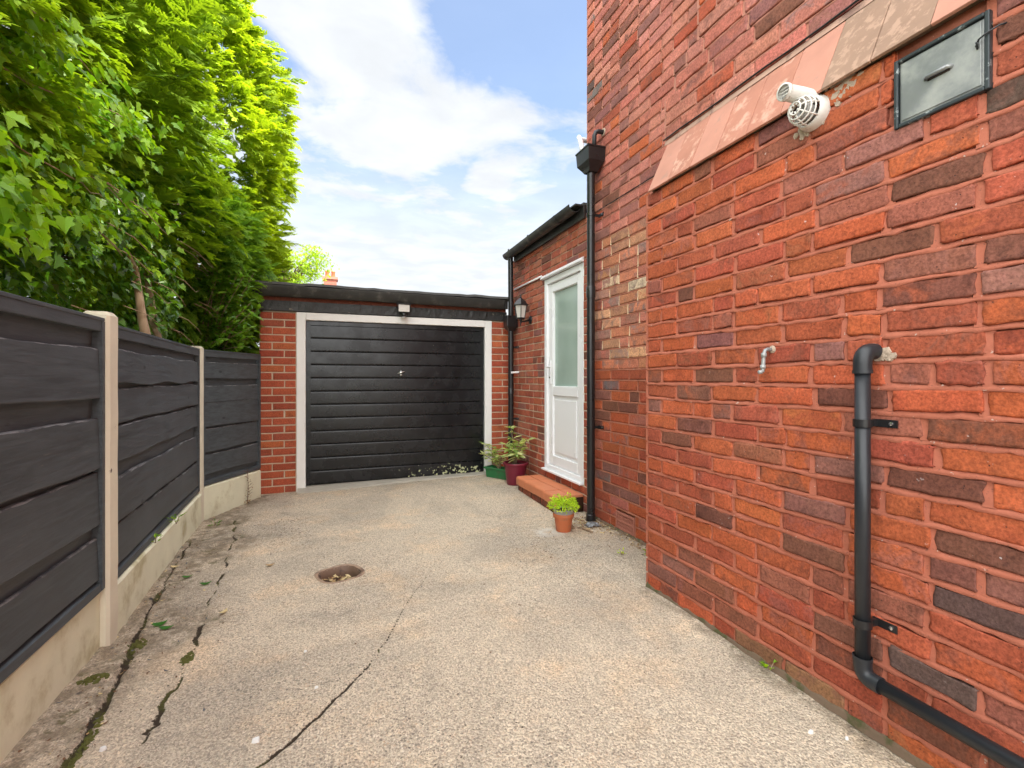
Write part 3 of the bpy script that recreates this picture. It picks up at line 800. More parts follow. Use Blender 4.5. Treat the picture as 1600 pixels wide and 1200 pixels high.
m.add(rs, fs); m.build('hopper', M['black_plastic'], dp, bevel=.006)
for z in (.80, 2.60): bracket(dp, 2.05, 3.525, z, .034, 2.13)
op = thing('overflow_pipe', (2.13, 3.455, 3.28), 'short black elbow pipe curving from the wall into the hopper', 'pipe')
m = MB(); m.tube([(2.14, 3.455, 3.285), (2.085, 3.462, 3.288), (2.065, 3.468, 3.280), (2.055, 3.474, 3.255), (2.052, 3.478, 3.10)], .019, 12); m.build('pipe', M['black_pipe'], op, smooth=True)
m = MB(); m.lathe([(0,0),(.034,0),(.030,.006),(.02,.008)], M=Matrix.Translation((2.131, 3.455, 3.285)) @ Matrix.Rotation(-math.pi/2, 4, 'Y'), n=14); m.build('collar', M['web'], op, smooth=True)
wp_ = thing('white_waste_pipe', (2.02, 3.6, 3.1), 'short white plastic pipe sloping into the hopper round the house corner', 'pipe')
m = MB(); m.tube([(2.02, 3.585, 3.09), (2.045, 3.70, 3.32), (2.052, 3.735, 3.36), (2.09, 3.78, 3.37), (2.3, 3.80, 3.38)], .022, 12); m.build('pipe', M['white'], wp_, smooth=True)

d1 = thing('rainwater_downpipe', (2.055, 5.47, 0), 'slimmer black downpipe in the corner between garage and house wall', 'downpipe', 'black downpipes')
m = MB(); m.tube([(2.05, 5.47, 2.73), (2.055, 5.47, 1.98)], .033, 18); m.tube([(2.055, 5.47, 1.83), (2.055, 5.47, .03)], .034, 18); m.lathe([(.035, .0), (.039, .0), (.039, .07), (.035, .075)], c=(2.055, 5.47, 1.02), n=18); m.build('pipe', M['black_plastic'], d1, autosmooth=40)
m = MB(); rs = ring(2.02,2.09,5.435,5.505,1.80) + ring(1.985,2.118,5.40,5.55,1.85) + ring(1.980,2.120,5.395,5.555,1.985) + ring(1.99,2.11,5.405,5.545,1.985)
fs = [(k*4+i, k*4+(i+1)%4, k*4+4+(i+1)%4, k*4+4+i) for k in range(3) for i in range(4)] + [(3,2,1,0), (12,13,14,15)]
m.add(rs, fs); m.build('hopper', M['black_plastic'], d1, bevel=.006)
for z in (.72, 1.60): bracket(d1, 2.055, 5.47, z, .034, 2.13)

# coach lantern
LX, LY, LZ = 2.005, 5.02, 1.895
lt = thing('wall_lantern', (2.13, LY, 1.888), 'black six sided coach lantern on a wall bracket left of the white door', 'lantern')
m = MB(); m.lathe([(0, 0), (.045, 0), (.045, .008), (.030, .018), (0, .020)], M=Matrix.Translation((2.129, LY, 1.888)) @ Matrix.Rotation(-math.pi/2, 4, 'Y'), n=20); m.build('back_plate', M['black_plastic'], lt, smooth=True)
m = MB(); m.tube([(2.115, LY, 1.888), (2.06, LY, 1.868), (2.02, LY, 1.866), (LX, LY, 1.885)], [.012,.011,.011,.014], 10); m.lathe([(0, -.085), (.010, -.075), (.006, -.06), (.014, -.045), (.008, -.03), (.016, -.02), (.016, 0)], c=(LX, LY, LZ), n=12); m.build('arm', M['black_plastic'], lt, smooth=True)
def hexr(r, z, rot=.2): return [(LX + r*math.cos(rot + math.pi/3*i), LY + r*math.sin(rot + math.pi/3*i), z) for i in range(6)]
m = MB()
vs = hexr(.02, LZ-.005) + hexr(.052, LZ) + hexr(.052, LZ+.012) + hexr(.03, LZ+.014)
m.add(vs, [(k*6+i, k*6+(i+1)%6, k*6+6+(i+1)%6, k*6+6+i) for k in range(3) for i in range(6)] + [tuple(range(5,-1,-1)), tuple(range(18,24))])
for i in range(6):
    a = hexr(.051, LZ+.006)[i]; b = hexr(.075, LZ+.15)[i]; m.tube([a, b], .0045, 6)
m.build('frame', M['black_plastic'], lt)
m = MB(); vs = hexr(.047, LZ+.013) + hexr(.072, LZ+.149); m.add(vs, [(i, (i+1)%6, 6+(i+1)%6, 6+i) for i in range(6)]); m.build('glass', M['lamp_glass'], lt)
m = MB(); vs = hexr(.082, LZ+.147) + hexr(.094, LZ+.150) + hexr(.090, LZ+.160) + hexr(.060, LZ+.198) + hexr(.022, LZ+.232) + hexr(.008, LZ+.24)
m.add(vs, [(k*6+i, k*6+(i+1)%6, k*6+6+(i+1)%6, k*6+6+i) for k in range(5) for i in range(6)] + [tuple(range(5,-1,-1)), tuple(range(30,36))])
m.lathe([(.008, .235), (.012, .245), (.005, .255), (.010, .266), (.004, .278), (0, .295)], c=(LX, LY, LZ), n=10); m.build('cap', M['black_plastic'], lt)

# floodlight with a sensor on the garage beam
FX, FY, FZ_ = .765, B-.13, 2.0
fl = thing('floodlight', (FX, B-.02, 2.0), 'small grey security floodlight with motion sensor above the garage door', 'floodlight')
m = MB(); vs = [(FX-.066, FY, 1.975), (FX+.066, FY, 1.975), (FX+.074, FY-.005, 2.068), (FX-.074, FY-.005, 2.068), (FX-.04, FY+.06, 1.985), (FX+.04, FY+.06, 1.985), (FX+.045, FY+.06, 2.055), (FX-.045, FY+.06, 2.055)]
m.add(vs, [(0,1,2,3),(5,4,7,6),(1,0,4,5),(2,1,5,6),(3,2,6,7),(0,3,7,4)]); m.box((FX-.082, FY-.022, 2.068), (FX+.082, FY+.05, 2.076)); m.build('housing', M['black_plastic'], fl, bevel=.004)
m = MB(); m.box((FX-.060, FY-.006, 1.982), (FX+.062, FY-.001, 2.062)); m.build('glass', M['lamp_glass'], fl)
m = MB(); m.tube([(FX, B-.02, 1.985), (FX, FY+.03, 1.972)], .014, 8); m.lathe([(0, -.028), (.02, -.028), (.030, -.018), (.030, 0), (.026, .012), (0, .014)], c=(FX, FY+.005, 1.950), n=16); m.build('sensor', [M['black_plastic']], fl, smooth=True)
m = MB(); m.lathe([(0, -.032), (.019, -.031), (.021, -.026), (0, -.024)], c=(FX, FY+.004, 1.948), n=14); m.build('lens', M['white'], fl, smooth=True)

# boiler flue
fy, fz = 1.283, 2.222
fu = thing('boiler_flue', (XB, fy, fz), 'white plastic boiler flue with wire guard under the roof tiles', 'flue')
T = Matrix.Translation((XB, fy, fz)) @ Matrix.Rotation(-math.pi/2, 4, 'Y')
m = MB(); m.lathe([(.062, -.004), (.064, .006), (.058, .022), (.055, .038), (.050, .040), (.047, .03), (.046, .0)], M=T, n=28); m.build('collar', M['white_old'], fu, smooth=True)
m = MB()
def circ(r, x, n=24, sq=1): return [(x, fy + r*math.cos(2*math.pi*i/n), fz + r*math.sin(2*math.pi*i/n)*sq) for i in range(n+1)]
for r, dx in ((.050, .058), (.046, .076), (.036, .092), (.022, .102)): m.tube(circ(r, XB-dx), .0032, 6, caps=False)
for i in range(7):
    a = i*2*math.pi/7 + .2
    m.tube([(XB-.03, fy+.052*math.cos(a), fz+.052*math.sin(a)), (XB-.062, fy+.050*math.cos(a), fz+.050*math.sin(a)), (XB-.09, fy+.037*math.cos(a), fz+.037*math.sin(a)), (XB-.104, fy+.012*math.cos(a), fz+.012*math.sin(a))], .0032, 6)
m.build('guard', M['white_old'], fu, smooth=True)
m = MB(); m.lathe([(.0, .012), (.028, .012), (.028, .066), (.022, .070), (.02, .02)], M=T, n=20); m.build('inner_duct', M['grey_plastic'], fu, smooth=True)
m = MB(); m.tube([(XB-.022, fy-.004, fz+.040), (XB-.040, fy-.002, fz+.052), (XB-.070, fy+.006, fz+.060), (XB-.135, fy+.020, fz+.066)], [.030,.031,.029,.0285], 22, caps=False)
m.tube([(XB-.1349, fy+.020, fz+.066), (XB-.05, fy+.004, fz+.060)], [.0255,.0255], 22, caps=False)
m.lathe([(.0255, 0), (.0315, 0), (.0315, .012), (.0285, .012)], M=Matrix.Translation((XB-.136, fy+.020, fz+.066)) @ Matrix.Rotation(math.pi/2-.1, 4, 'Y'), n=22)
for k in (-.011, .002, .014): m.tube([(XB-.131, fy+.02-.025, fz+.066+k), (XB-.131, fy+.02+.025, fz+.066+k)], .0022, 5)
m.build('plume_elbow', M['white_old'], fu, smooth=True)
m = MB(); m.lathe([(0,0),(.025,0)], M=Matrix.Translation((XB-.118, fy+.018, fz+.065)) @ Matrix.Rotation(-math.pi/2, 4, 'Y'), n=16); m.build('duct_shade_disc', M['grey_plastic'], fu)  # grey disc stands in for the shade inside the plume tube

# metal access hatch
ha, hb, hc, hd = HATCH
ht = thing('access_hatch', (XB, (ha+hb)/2, (hc+hd)/2), 'square grey metal hatch in a dark frame high on the brick wall', 'hatch')
m = MB(); t_ = .014; xo = XB-.012
m.box((xo, ha+.002, hc+.002), (XB+.05, ha+t_, hd-.002)); m.box((xo, hb-t_, hc+.002), (XB+.05, hb-.002, hd-.002)); m.box((xo, ha+t_, hd-t_), (XB+.05, hb-t_, hd-.002)); m.box((xo, ha+t_, hc+.002), (XB+.05, hb-t_, hc+t_))
m.build('frame', M['hatch_frame'], ht, bevel=.003)
m = MB(); m.box((XB-.004, ha+t_+.003, hc+t_+.003), (XB+.004, hb-t_-.003, hd-t_-.003)); 
m.box((XB-.007, ha+t_+.008, hc+t_+.008), (XB-.004, hb-t_-.008, hd-t_-.008)); m.build('plate', M['metal'], ht, bevel=.003)
m = MB(); ym, zm = (ha+hb)/2, (hc+hd)/2+.005; m.tube([(XB-.007, ym+.033, zm), (XB-.016, ym+.026, zm+.001), (XB-.017, ym-.026, zm+.001), (XB-.007, ym-.033, zm)], .006, 8); m.box((XB-.0085, ym-.028, zm-.010), (XB-.0072, ym+.028, zm-.002), 1); m.build('handle', [M['metal'], M['soil']], ht, smooth=True)
m = MB(); m.tube([(XB-.008, ha+.033, hd-.088), (XB-.020, ha+.022, hd-.078), (XB-.018, ha+.006, hd-.070), (XB-.010, ha-.018, hd-.062), (XB+.004, ha-.03, hd-.06)], .0028, 6); m.tube([(XB-.008, ha+.030, hd-.096), (XB-.022, ha+.024, hd-.086), (XB-.014, ha+.03, hd-.080)], .0028, 6); m.build('wire_tie', M['black_pipe'], ht, smooth=True)
m = MB(); m.box((XB+.04, ha, hc), (XB+.06, hb, hd)); m.build('back', M['soil'], ht)

# tap pipe
tp = thing('copper_tap_pipe', (XB, 1.473, 1.33), 'short bent metal pipe stub sticking out of the brick wall', 'pipe')
m = MB(); m.tube([(XB+.01, 1.466, 1.333), (XB-.026, 1.470, 1.333), (XB-.036, 1.472, 1.328), (XB-.040, 1.474, 1.316), (XB-.041, 1.478, 1.252), (XB-.043, 1.478, 1.243), (XB-.050, 1.477, 1.238), (XB-.066, 1.474, 1.238)], .0078, 12); m.build('pipe', M['metal'], tp, smooth=True)
m = MB(); m.lathe([(.0082, 0), (.011, 0), (.011, .018), (.0082, .018)], c=(XB-.0405, 1.474, 1.300), n=12); m.build('joint', M['metal'], tp, smooth=True); m = MB(); m.lathe([(.0082, 0), (.011, 0), (.011, .016), (.0082, .016)], c=(XB-.0412, 1.478, 1.252), n=12); m.build('joint', M['metal'], tp, smooth=True)
m = MB(); m.lathe([(0,0),(.017,0),(.013,.006),(.008,.009)], M=Matrix.Translation((XB-.001, 1.467, 1.333)) @ Matrix.Rotation(-math.pi/2, 4, 'Y'), n=9); m.build('filler', M['web'], tp)

# black waste pipe
wx, wy = 1.664, 1.071
ws = thing('black_waste_pipe', (wx, wy, .22), 'thick black waste pipe with an elbow running down the near brick wall', 'pipe')
m = MB(); m.tube([(wx, wy, 1.275), (wx, wy, .225)], .0225, 22); m.build('upright_pipe', M['black_pipe'], ws, smooth=True)
def elbow(a, c, b, r, n=7):
    a, b, c = Vector(a), Vector(b), Vector(c)
    return [a*(1-t)**2 + c*2*t*(1-t) + b*t*t for t in [i/n for i in range(n+1)]]
m = MB(); m.tube([(wx, wy, 1.235)] + elbow((wx, wy, 1.262), (wx, wy, 1.305), (wx+.040, wy-.006, 1.303), .03) + [(XB-.006, wy-.008, 1.302)], .0270, 22); m.lathe([(.0265, 0), (.0292, 0), (.0292, .012), (.0265, .012)], c=(wx, wy, 1.228), n=22); m.tube([(XB-.012, wy-.008, 1.302), (XB+.03, wy-.009, 1.302)], .023, 16); m.build('top_elbow', M['black_pipe'], ws, autosmooth=50)
m = MB(); m.tube([(wx, wy, .275)] + elbow((wx, wy, .252), (wx, wy, .213), (wx-.001, wy-.038, .213), .03) + [(wx-.001, wy-.058, .213)], .0270, 22); m.lathe([(.0265, 0), (.0292, 0), (.0292, .012), (.0265, .012)], c=(wx, wy, .268), n=22); m.build('lower_elbow', M['black_pipe'], ws, autosmooth=50)
m = MB(); m.tube([(wx-.001, wy-.045, .213), (wx-.002, .40, .205), (wx-.002, -1.8, .17)], .0225, 20); m.build('lower_pipe', M['black_pipe'], ws, smooth=True)
for z in (1.062, .392): bracket(ws, wx, wy, z, .0225, XB, 'black_plastic')

# ------------------------------------------------------------------ fence
fence = thing('boarded_fence', (-1.0, 2.7, 0), 'dark grey boarded fence between pale concrete posts on concrete gravel boards', 'fence')
def frame_of(p0, p1):
    d = Vector((p1[0]-p0[0], p1[1]-p0[1], 0)); L = d.length; d /= L
    n = Vector((d.y, -d.x, 0))           # towards the drive
    if n.x < 0: n = -n
    return Vector((p0[0], p0[1], 0)), d, n, L
def fence_panel(p0, p1, z0, z1, layout, seed, warp=1.0):
    rng = random.Random(seed); o, d, n, L = frame_of(p0, p1)
    P = lambda s, k, z: o + d*s + n*k + Vector((0,0,z))
    m = MB(); ns = 40
    H = z1 - z0; tot = sum(h for _, h in layout); z = z1
    edges = []
    for typ, h in layout:
        hh = h*H/tot; edges.append((typ, z-hh, z)); z -= hh
    # wavy sawn edges; proud boards overlap the recessed ones behind
    for typ, a, b in edges:
        if typ == 'p':
            f0, f1, k0, k1 = rng.uniform(2, 5), rng.uniform(2, 5), rng.uniform(0, 6), rng.uniform(0, 6)
            A0, A1 = rng.uniform(.002, .008)*warp, rng.uniform(.0015, .005)*warp
            vs = []; fs = []
            for i in range(ns+1):
                s = L*i/ns
                bl = a - .004 + A0*math.sin(f0*s*1.6+k0) + rng.uniform(-.0012, .0012); bh = b + .002 + A1*math.sin(f1*s*1.6+k1) + rng.uniform(-.0012, .0012)
                kk = .004*math.sin(1.3*s + k0)*warp
                vs += [P(s, .006, bl+.001), P(s, .024+kk, bl), P(s, .0255+kk, bl+.004), P(s, .021+kk, (bl+bh)/2), P(s, .0175+kk, bh-.005 + rng.uniform(-.003, .003)), P(s, .014+kk, bh), P(s, .0015, bh+.001)]
            for i in range(ns):
                for q in range(6): fs.append((i*7+q, i*7+7+q, i*7+8+q, i*7+q+1))
            fs += [(6,5,4,3,2,1,0), tuple(ns*7+i for i in range(7))]
            m.add(vs, fs)
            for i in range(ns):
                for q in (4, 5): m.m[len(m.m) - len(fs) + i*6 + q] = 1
        else:
            m.add([P(0, -.008, a-.035), P(L, -.008, a-.035), P(L, -.002, b+.035), P(0, -.002, b+.035), P(0, -.018, a-.035), P(L, -.018, a-.035), P(L, -.014, b+.035), P(0, -.014, b+.035)], [(0,1,2,3),(5,4,7,6),(0,4,5,1),(3,2,6,7)])
    pan = m.build('fence_panel', [M['fence'], M['fence_worn_lit']], fence)
    m = MB(); m.add([P(0, -.03, z1+.052), P(L, -.03, z1+.052), P(L, .034, z1+.050), P(0, .034, z1+.050), P(0, -.03, z1+.034), P(L, -.03, z1+.034), P(L, .034, z1+.034), P(0, .034, z1+.034)], [(0,3,2,1),(4,5,6,7),(3,7,6,2),(0,1,5,4),(0,4,7,3),(1,2,6,5)])
    m.add([P(0, .005, z1-.012), P(L, .005, z1-.012), P(L, .005, z1+.034), P(0, .005, z1+.034), P(0, .030, z1-.012), P(L, .030, z1-.012), P(L, .030, z1+.034), P(0, .030, z1+.034)], [(4,5,6,7),(0,4,7,3),(1,2,6,5),(0,1,5,4)])
    m.build('cap_rail', M['fence'], pan, bevel=.003)
    m = MB()
    m.add([P(0, -.012, z0-.004), P(L, -.012, z0-.004), P(L, .030, z0-.004), P(0, .030, z0-.004), P(0, -.012, z0+.038), P(L, -.012, z0+.038), P(L, .028, z0+.030), P(0, .028, z0+.030)], [(3,2,1,0),(4,7,6,5),(2,3,7,6)] )
    m.build('bottom_rail', M['fence'], pan)
    for s0, s1 in ((.0, .026), (L-.026, L)):
        m = MB()
        m.add([P(s0, -.012, z0), P(s1, -.012, z0), P(s1, .034, z0), P(s0, .034, z0), P(s0, -.012, z1+.033), P(s1, -.012, z1+.033), P(s1, .034, z1+.033), P(s0, .034, z1+.033)], [(3,2,1,0),(4,5,6,7),(2,3,7,6),(0,3,7,4),(1,5,6,2),(0,1,5,4)])
        m.build('edge_batten', M['fence'], pan)
    return pan
def gravel(p0, p1, k0, k1, h0, h1, seed):
    o, d, n, L = frame_of(p0, p1); P = lambda s, k, z: o + d*s + n*k + Vector((0,0,z))
    rng = random.Random(seed); ns = 24; m = MB(); vs = []; fs = []
    for i in range(ns+1):
        s = L*i/ns; h = h0 + (h1-h0)*i/ns + rng.uniform(-.002, .002)
        vs += [P(s, k0, -.05), P(s, k0, h), P(s, k1-.010, h - .001), P(s, k1 + rng.uniform(-.001, .001), h-.012), P(s, k1 + rng.uniform(-.0015, .0015), h*.5), P(s, k1+.002, -.05)]
    for i in range(ns):
        for q in range(5): fs.append((i*6+q+1, i*6+q, i*6+6+q, i*6+7+q))
    fs += [tuple(range(6)), tuple(ns*6 + i for i in range(5, -1, -1))]
    m.add(vs, fs); return m.build('gravel_board', M['concrete'], fence)
def post(x0, x1, y0, y1, h, seed):
    rng = random.Random(seed); m = MB(); vs = []; fs = []; ns = 14; c = .012
    prof = [(x0+c,y0),(x1-c,y0),(x1,y0+c),(x1,y1-c),(x1-c,y1),(x0+c,y1),(x0,y1-c),(x0,y0+c)]
    for i in range(ns+1):
        z = -.1 + (h+.1)*i/ns; k = rng.uniform(-.0012, .0012)
        for (x, y) in prof: vs.append((x + k, y + rng.uniform(-.001, .001), z))
    cx, cy = (x0+x1)/2, (y0+y1)/2
    for (x, y) in prof: vs.append((cx + (x-cx)*.75, cy + (y-cy)*.75, h+.018))
    for i in range(ns+1):
        for q in range(8): fs.append((i*8+q, i*8+(q+1)%8, i*8+8+(q+1)%8, i*8+8+q))
    fs.append(tuple((ns+1)*8+q for q in range(8)))
    m.add(vs, fs); return m.build('post', M['concrete_post'], fence)
# p = proud board, r = recessed strip behind (top to bottom)
fence_panel((-1.0, .80), (-1.0, 2.662), .262, 1.435, [('r', 9), ('p', 20), ('r', 9.6), ('p', 20.5), ('r', 2.6), ('p', 21.7), ('r', 7), ('p', 17), ('r', 5)], 1)
fence_panel((-1.003, 2.772), (-1.105, 4.768), .245, 1.42, [('r', 7), ('p', 17), ('r', 2.5), ('p', 17), ('r', 2.5), ('p', 17), ('r', 9), ('p', 21), ('r', 3), ('p', 19), ('r', 6)], 2, 1.2)
fence_panel((-1.095, 4.872), (-.742, 5.628), .268, 1.42, [('r', 6), ('p', 14), ('r', 7), ('p', 14), ('p', 22), ('r', 2), ('p', 20), ('r', 3), ('p', 17), ('r', 9)], 3, .8)
fence_panel((-.985, -1.16), (-.99, .69), .262, 1.435, [('r', 9), ('p', 20), ('r', 9.6), ('p', 20.5), ('r', 2.6), ('p', 21.7), ('r', 7), ('p', 17), ('r', 5)], 4)
gravel((-.98, .80), (-1.0, 2.662), -.03, .012, .256, .252, 1)
gravel((-1.0, 2.772), (-1.102, 4.768), -.03, .040, .238, .222, 2)
gravel((-1.09, 4.872), (-.737, 5.628), -.03, .028, .258, .25, 3)
gravel((-.97, -1.16), (-.98, .69), -.03, .012, .256, .252, 4)
post(-1.06, -.952, 2.664, 2.770, 1.50, 1); post(-1.17, -1.062, 4.770, 4.870, 1.475, 2); post(-1.05, -.945, .692, .798, 1.50, 3)

# ------------------------------------------------------------------ doorstep
ds = thing('doorstep', (1.98, 4.25, 0), 'low doorstep of orange quarry tiles in front of the white door', 'doorstep')
sx0, sx1, sy0, sy1, sh = 1.838, 2.118, 3.775, 4.735, .168
m = MB(); m.box((sx0+.022, sy0+.02, -.03), (sx1+.01, sy1-.015, sh-.02), 1, None, (.07,.035,.02))
brickwork(m, 'X', sx0+.020, sy0+.02, sy1-.015, .0, sh-.09, lambda u, z, r: (vary(BROWN, .2, r), vary(RED, .2, r)), lambda u, z: (.22,.17,.13), fine=0, seed=61, gauge=.078, rough=.6, bl=.23)
m.build('brick_base', BM, ds, smooth=True)
m = MB()
nt = 4
for i in range(nt):
    ya = sy0 + (sy1-sy0)*i/nt + .0035; yb = sy0 + (sy1-sy0)*(i+1)/nt - .0035
    j = R.uniform(-.002, .002); xs = sx0 + .148 + R.uniform(-.004, .004); r = .022
    pr = [(sx0, sh-.085), (sx0, sh-r)] + [(sx0 + r - r*math.cos(a), sh - r + r*math.sin(a)) for a in [k*math.pi/10 for k in range(1, 6)]] + [(xs-.002, sh), (xs-.002, sh-.025), (sx0+.02, sh-.025), (sx0+.02, sh-.085)]
    n_ = len(pr); vs = [(x, ya, z+j) for x, z in pr] + [(x, yb, z+j) for x, z in pr]
    m.add(vs, [(q, (q+1) % n_, n_+(q+1) % n_, n_+q) for q in range(n_)] + [tuple(range(n_-1,-1,-1)), tuple(range(n_, 2*n_))])
for i in range(nt):
    off = .045
    ya = sy0 + (sy1-sy0)*i/nt + .0035; yb = sy0 + (sy1-sy0)*(i+1)/nt - .0035; j = R.uniform(-.002, .002)
    m.box((sx0+.156, ya, sh-.025+j), (sx1, yb, sh-.0005+j))
m.build('tiles', M['quarry'], ds, bevel=.003)

# ------------------------------------------------------------------ driveway
def polyd(X, Y, pts):
    D = np.full(X.shape, 9.0); S = np.zeros(X.shape); acc = 0
    for (x0, y0), (x1, y1) in zip(pts[:-1], pts[1:]):
        dx, dy = x1-x0, y1-y0; L2 = dx*dx + dy*dy; L = math.sqrt(L2)
        t = np.clip(((X-x0)*dx + (Y-y0)*dy)/L2, 0, 1)
        d = np.hypot(X-x0-t*dx, Y-y0-t*dy); k = d < D
        D[k] = d[k]; S[k] = (acc + t*L)[k]; acc += L
    return D, S, acc
def wob(pts, n, amp, seed):
    rng = random.Random(seed); out = []
    for (a, b) in zip(pts[:-1], pts[1:]):
        for i in range(n):
            t = i/n; out.append((a[0] + (b[0]-a[0])*t + rng.uniform(-amp, amp), a[1] + (b[1]-a[1])*t + rng.uniform(-amp, amp)))
    out.append(pts[-1]); return out
crack = wob([(-.30, 1.55), (-.233, 1.663), (-.103, 1.786), (.011, 1.938), (.139, 2.084), (.222, 2.262), (.396, 2.641), (.533, 2.907), (.79, 3.412), (1.2, 4.0)], 4, .009, 3)
s1 = wob([(-.74, 1.2), (-.782, 1.87), (-.81, 2.352), (-.853, 2.613), (-.94, 3.414), (-1.0, 4.2)], 7, .010, 4)
s2 = wob([(-.60, 1.9), (-.589, 2.036), (-.581, 2.31), (-.60, 2.7), (-.618, 2.985), (-.66, 3.574), (-.70, 4.1), (-.80, 4.75)], 6, .016, 5)
xs = np.arange(-1.13, 2.16, .009)
ys = np.concatenate([np.arange(-3.0, .75, .05), np.arange(.75, 3.5, .0085), np.arange(3.5, 5.80, .013)])
X, Y = np.meshgrid(xs, ys)
def vnoise(X, Y, s, seed):
    rng = np.random.default_rng(seed); g = rng.random((256, 256))
    x = X*s + 50.3; y = Y*s + 61.7; xi = np.floor(x).astype(int); yi = np.floor(y).astype(int); fx = x-xi; fy = y-yi
    fx = fx*fx*(3-2*fx); fy = fy*fy*(3-2*fy)
    f = lambda a, b: g[a % 256, b % 256]
    return (f(xi, yi)*(1-fx) + f(xi+1, yi)*fx)*(1-fy) + (f(xi, yi+1)*(1-fx) + f(xi+1, yi+1)*fx)*fy
sm = lambda t: np.clip(t, 0, 1)**2*(3-2*np.clip(t, 0, 1))
Z = (vnoise(X, Y, 1.1, 1)-.5)*.012 + (vnoise(X, Y, 4, 2)-.5)*.006 + (vnoise(X, Y, 28, 3)-.5)*.0022 + (vnoise(X, Y, 70, 4)-.5)*.0014
Z = Z - .004 + sm((Y-3.2)/2.4)*(-.020 + (X+.4)*.024)
D, S, Lc = polyd(X, Y, crack)
wc = np.interp(S, [0, .5, .8, 1.0, 1.4, 2.0, Lc], [.0072, .0058, .0036, .003, .0022, .0014, .0007])*(.7 + .7*vnoise(X, Y, 26, 7))
ck = np.clip(1.5 - D/np.maximum(wc, 1e-4), 0, 1)*(wc > .0011)
# the faint continuation
Z -= ck*.010
E1, T1, L1 = polyd(X, Y, s1)
w1 = (.007 + .019*vnoise(X, Y, 9, 8)**2)*np.interp(T1, [0, .9, 1.5, 2.2, 3.1], [1.25, 1.15, .95, .6, .5])
g1 = np.clip(1.5 - E1/w1, 0, 1)
E2, T2, L2 = polyd(X, Y, s2)
w2 = .011*np.clip(vnoise(X, Y, 9, 9)*2.0 - .55, .16, 1)
g2 = np.clip(1.5 - E2/w2, 0, 1)
Z -= g1*(.012 + .010*vnoise(X, Y, 20, 12)) + g2*.010
left = sm((-.50 - X + (vnoise(X, Y, 3, 13)-.5)*.35)/.28)
Z -= left*(vnoise(X, Y, 15, 14)**3)*.016
# ledge of the old edging stone beside the groove
Z += np.exp(-((E1-.022)/.012)**2)*.006*(X < np.interp(Y, [p[1] for p in s1], [p[0] for p in s1]))
cx, cy, ca = .040, 3.145, rad(22)
U = (X-cx)*math.cos(ca) + (Y-cy)*math.sin(ca); V = -(X-cx)*math.sin(ca) + (Y-cy)*math.cos(ca)
hr = (np.abs(U)/.118)**3 + (np.abs(V)/.112)**3
Z -= np.clip(1.9 - hr, 0, 1)*.010
pale = sm(1 - np.hypot((X-1.62)/.22, (Y-3.40)/.16))*1.6
crk = np.clip(np.maximum(np.maximum(ck, g1*.95), g2*.9), 0, 1)
# dirt where the slab meets the walls and the gate
wallx = np.where(Y < 2.31, XB, XT)
edge = sm((X - wallx + .11 + (vnoise(X, Y, 9, 21)-.5)*.08)/.10)*.85*(Y > .5) + sm((Y - 5.50 + (vnoise(X, Y, 5, 22)-.5)*.1)/.14)*.35
side = np.clip(left + edge, 0, 1)
nx, ny = len(xs), len(ys)
idx = np.arange(nx*ny).reshape(ny, nx)
F = np.stack([idx[:-1,:-1], idx[:-1,1:], idx[1:,1:], idx[1:,:-1]], -1).reshape(-1, 4)
hc_ = ((hr[:-1,:-1] + hr[1:,1:])/2).ravel()
keep = hc_ > 1.0
drv = np_mesh('driveway', np.stack([X.ravel(), Y.ravel(), Z.ravel()], -1), F[keep], M['drive'], None, {'crack': crk.ravel(), 'side': side.ravel(), 'pale': np.clip(pale, 0, 1).ravel()}, smooth=True)
tag(drv, kind='structure')
def ground_z(x, y):
    i = int(np.clip(np.searchsorted(xs, x), 0, nx-1)); j = int(np.clip(np.searchsorted(ys, y), 0, ny-1))
    return float(Z[j, i])
m = MB(); m.add([(-150,-150,-.22),(150,-150,-.22),(150,150,-.22),(-150,150,-.22)], [(0,1,2,3)]); tag(m.build('ground', M['ground']), kind='structure')
m = MB(); m.add([(-9,-4,-.03),(-1.12,-4,-.03),(-1.12,12,-.03),(-9,12,-.03)], [(0,1,2,3)]); tag(m.build('garden_soil', M['ground']), kind='structure')

# ------------------------------------------------------------------ broken gully
gl = thing('drain_gully', (cx, cy, -.02), 'broken clay drain gully sunk in the concrete and filled with dead leaves', 'drain')
rot = Matrix.Translation((cx, cy, 0)) @ Matrix.Rotation(ca, 4, 'Z')
m = MB(); n = 40
def sup(r, a): 
    c_, s_ = math.cos(a), math.sin(a); k = (abs(c_)**3 + abs(s_)**3)**(-1/3); return r*k*c_, r*k*s_*.95
vs = []
for r, z in ((.142, -.016), (.138, -.0005), (.118, -.003), (.112, -.05), (.104, -.15)):
    for i in range(n):
        x, y = sup(r*(1 + R.uniform(-.012, .012)), 2*math.pi*i/n); vs.append(tuple(rot @ Vector((x, y, z + R.uniform(-.002, .002)))))
fs = [(k*n+i, k*n+(i+1) % n, k*n+n+(i+1) % n, k*n+n+i) for k in range(4) for i in range(n)]
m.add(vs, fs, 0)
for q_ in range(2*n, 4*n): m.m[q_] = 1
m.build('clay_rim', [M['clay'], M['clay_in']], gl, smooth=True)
m = MB(); m.add([tuple(rot @ Vector((*sup(.11, 2*math.pi*i/n), -.125))) for i in range(n)], [tuple(range(n))]); m.build('silt', M['soil'], gl)
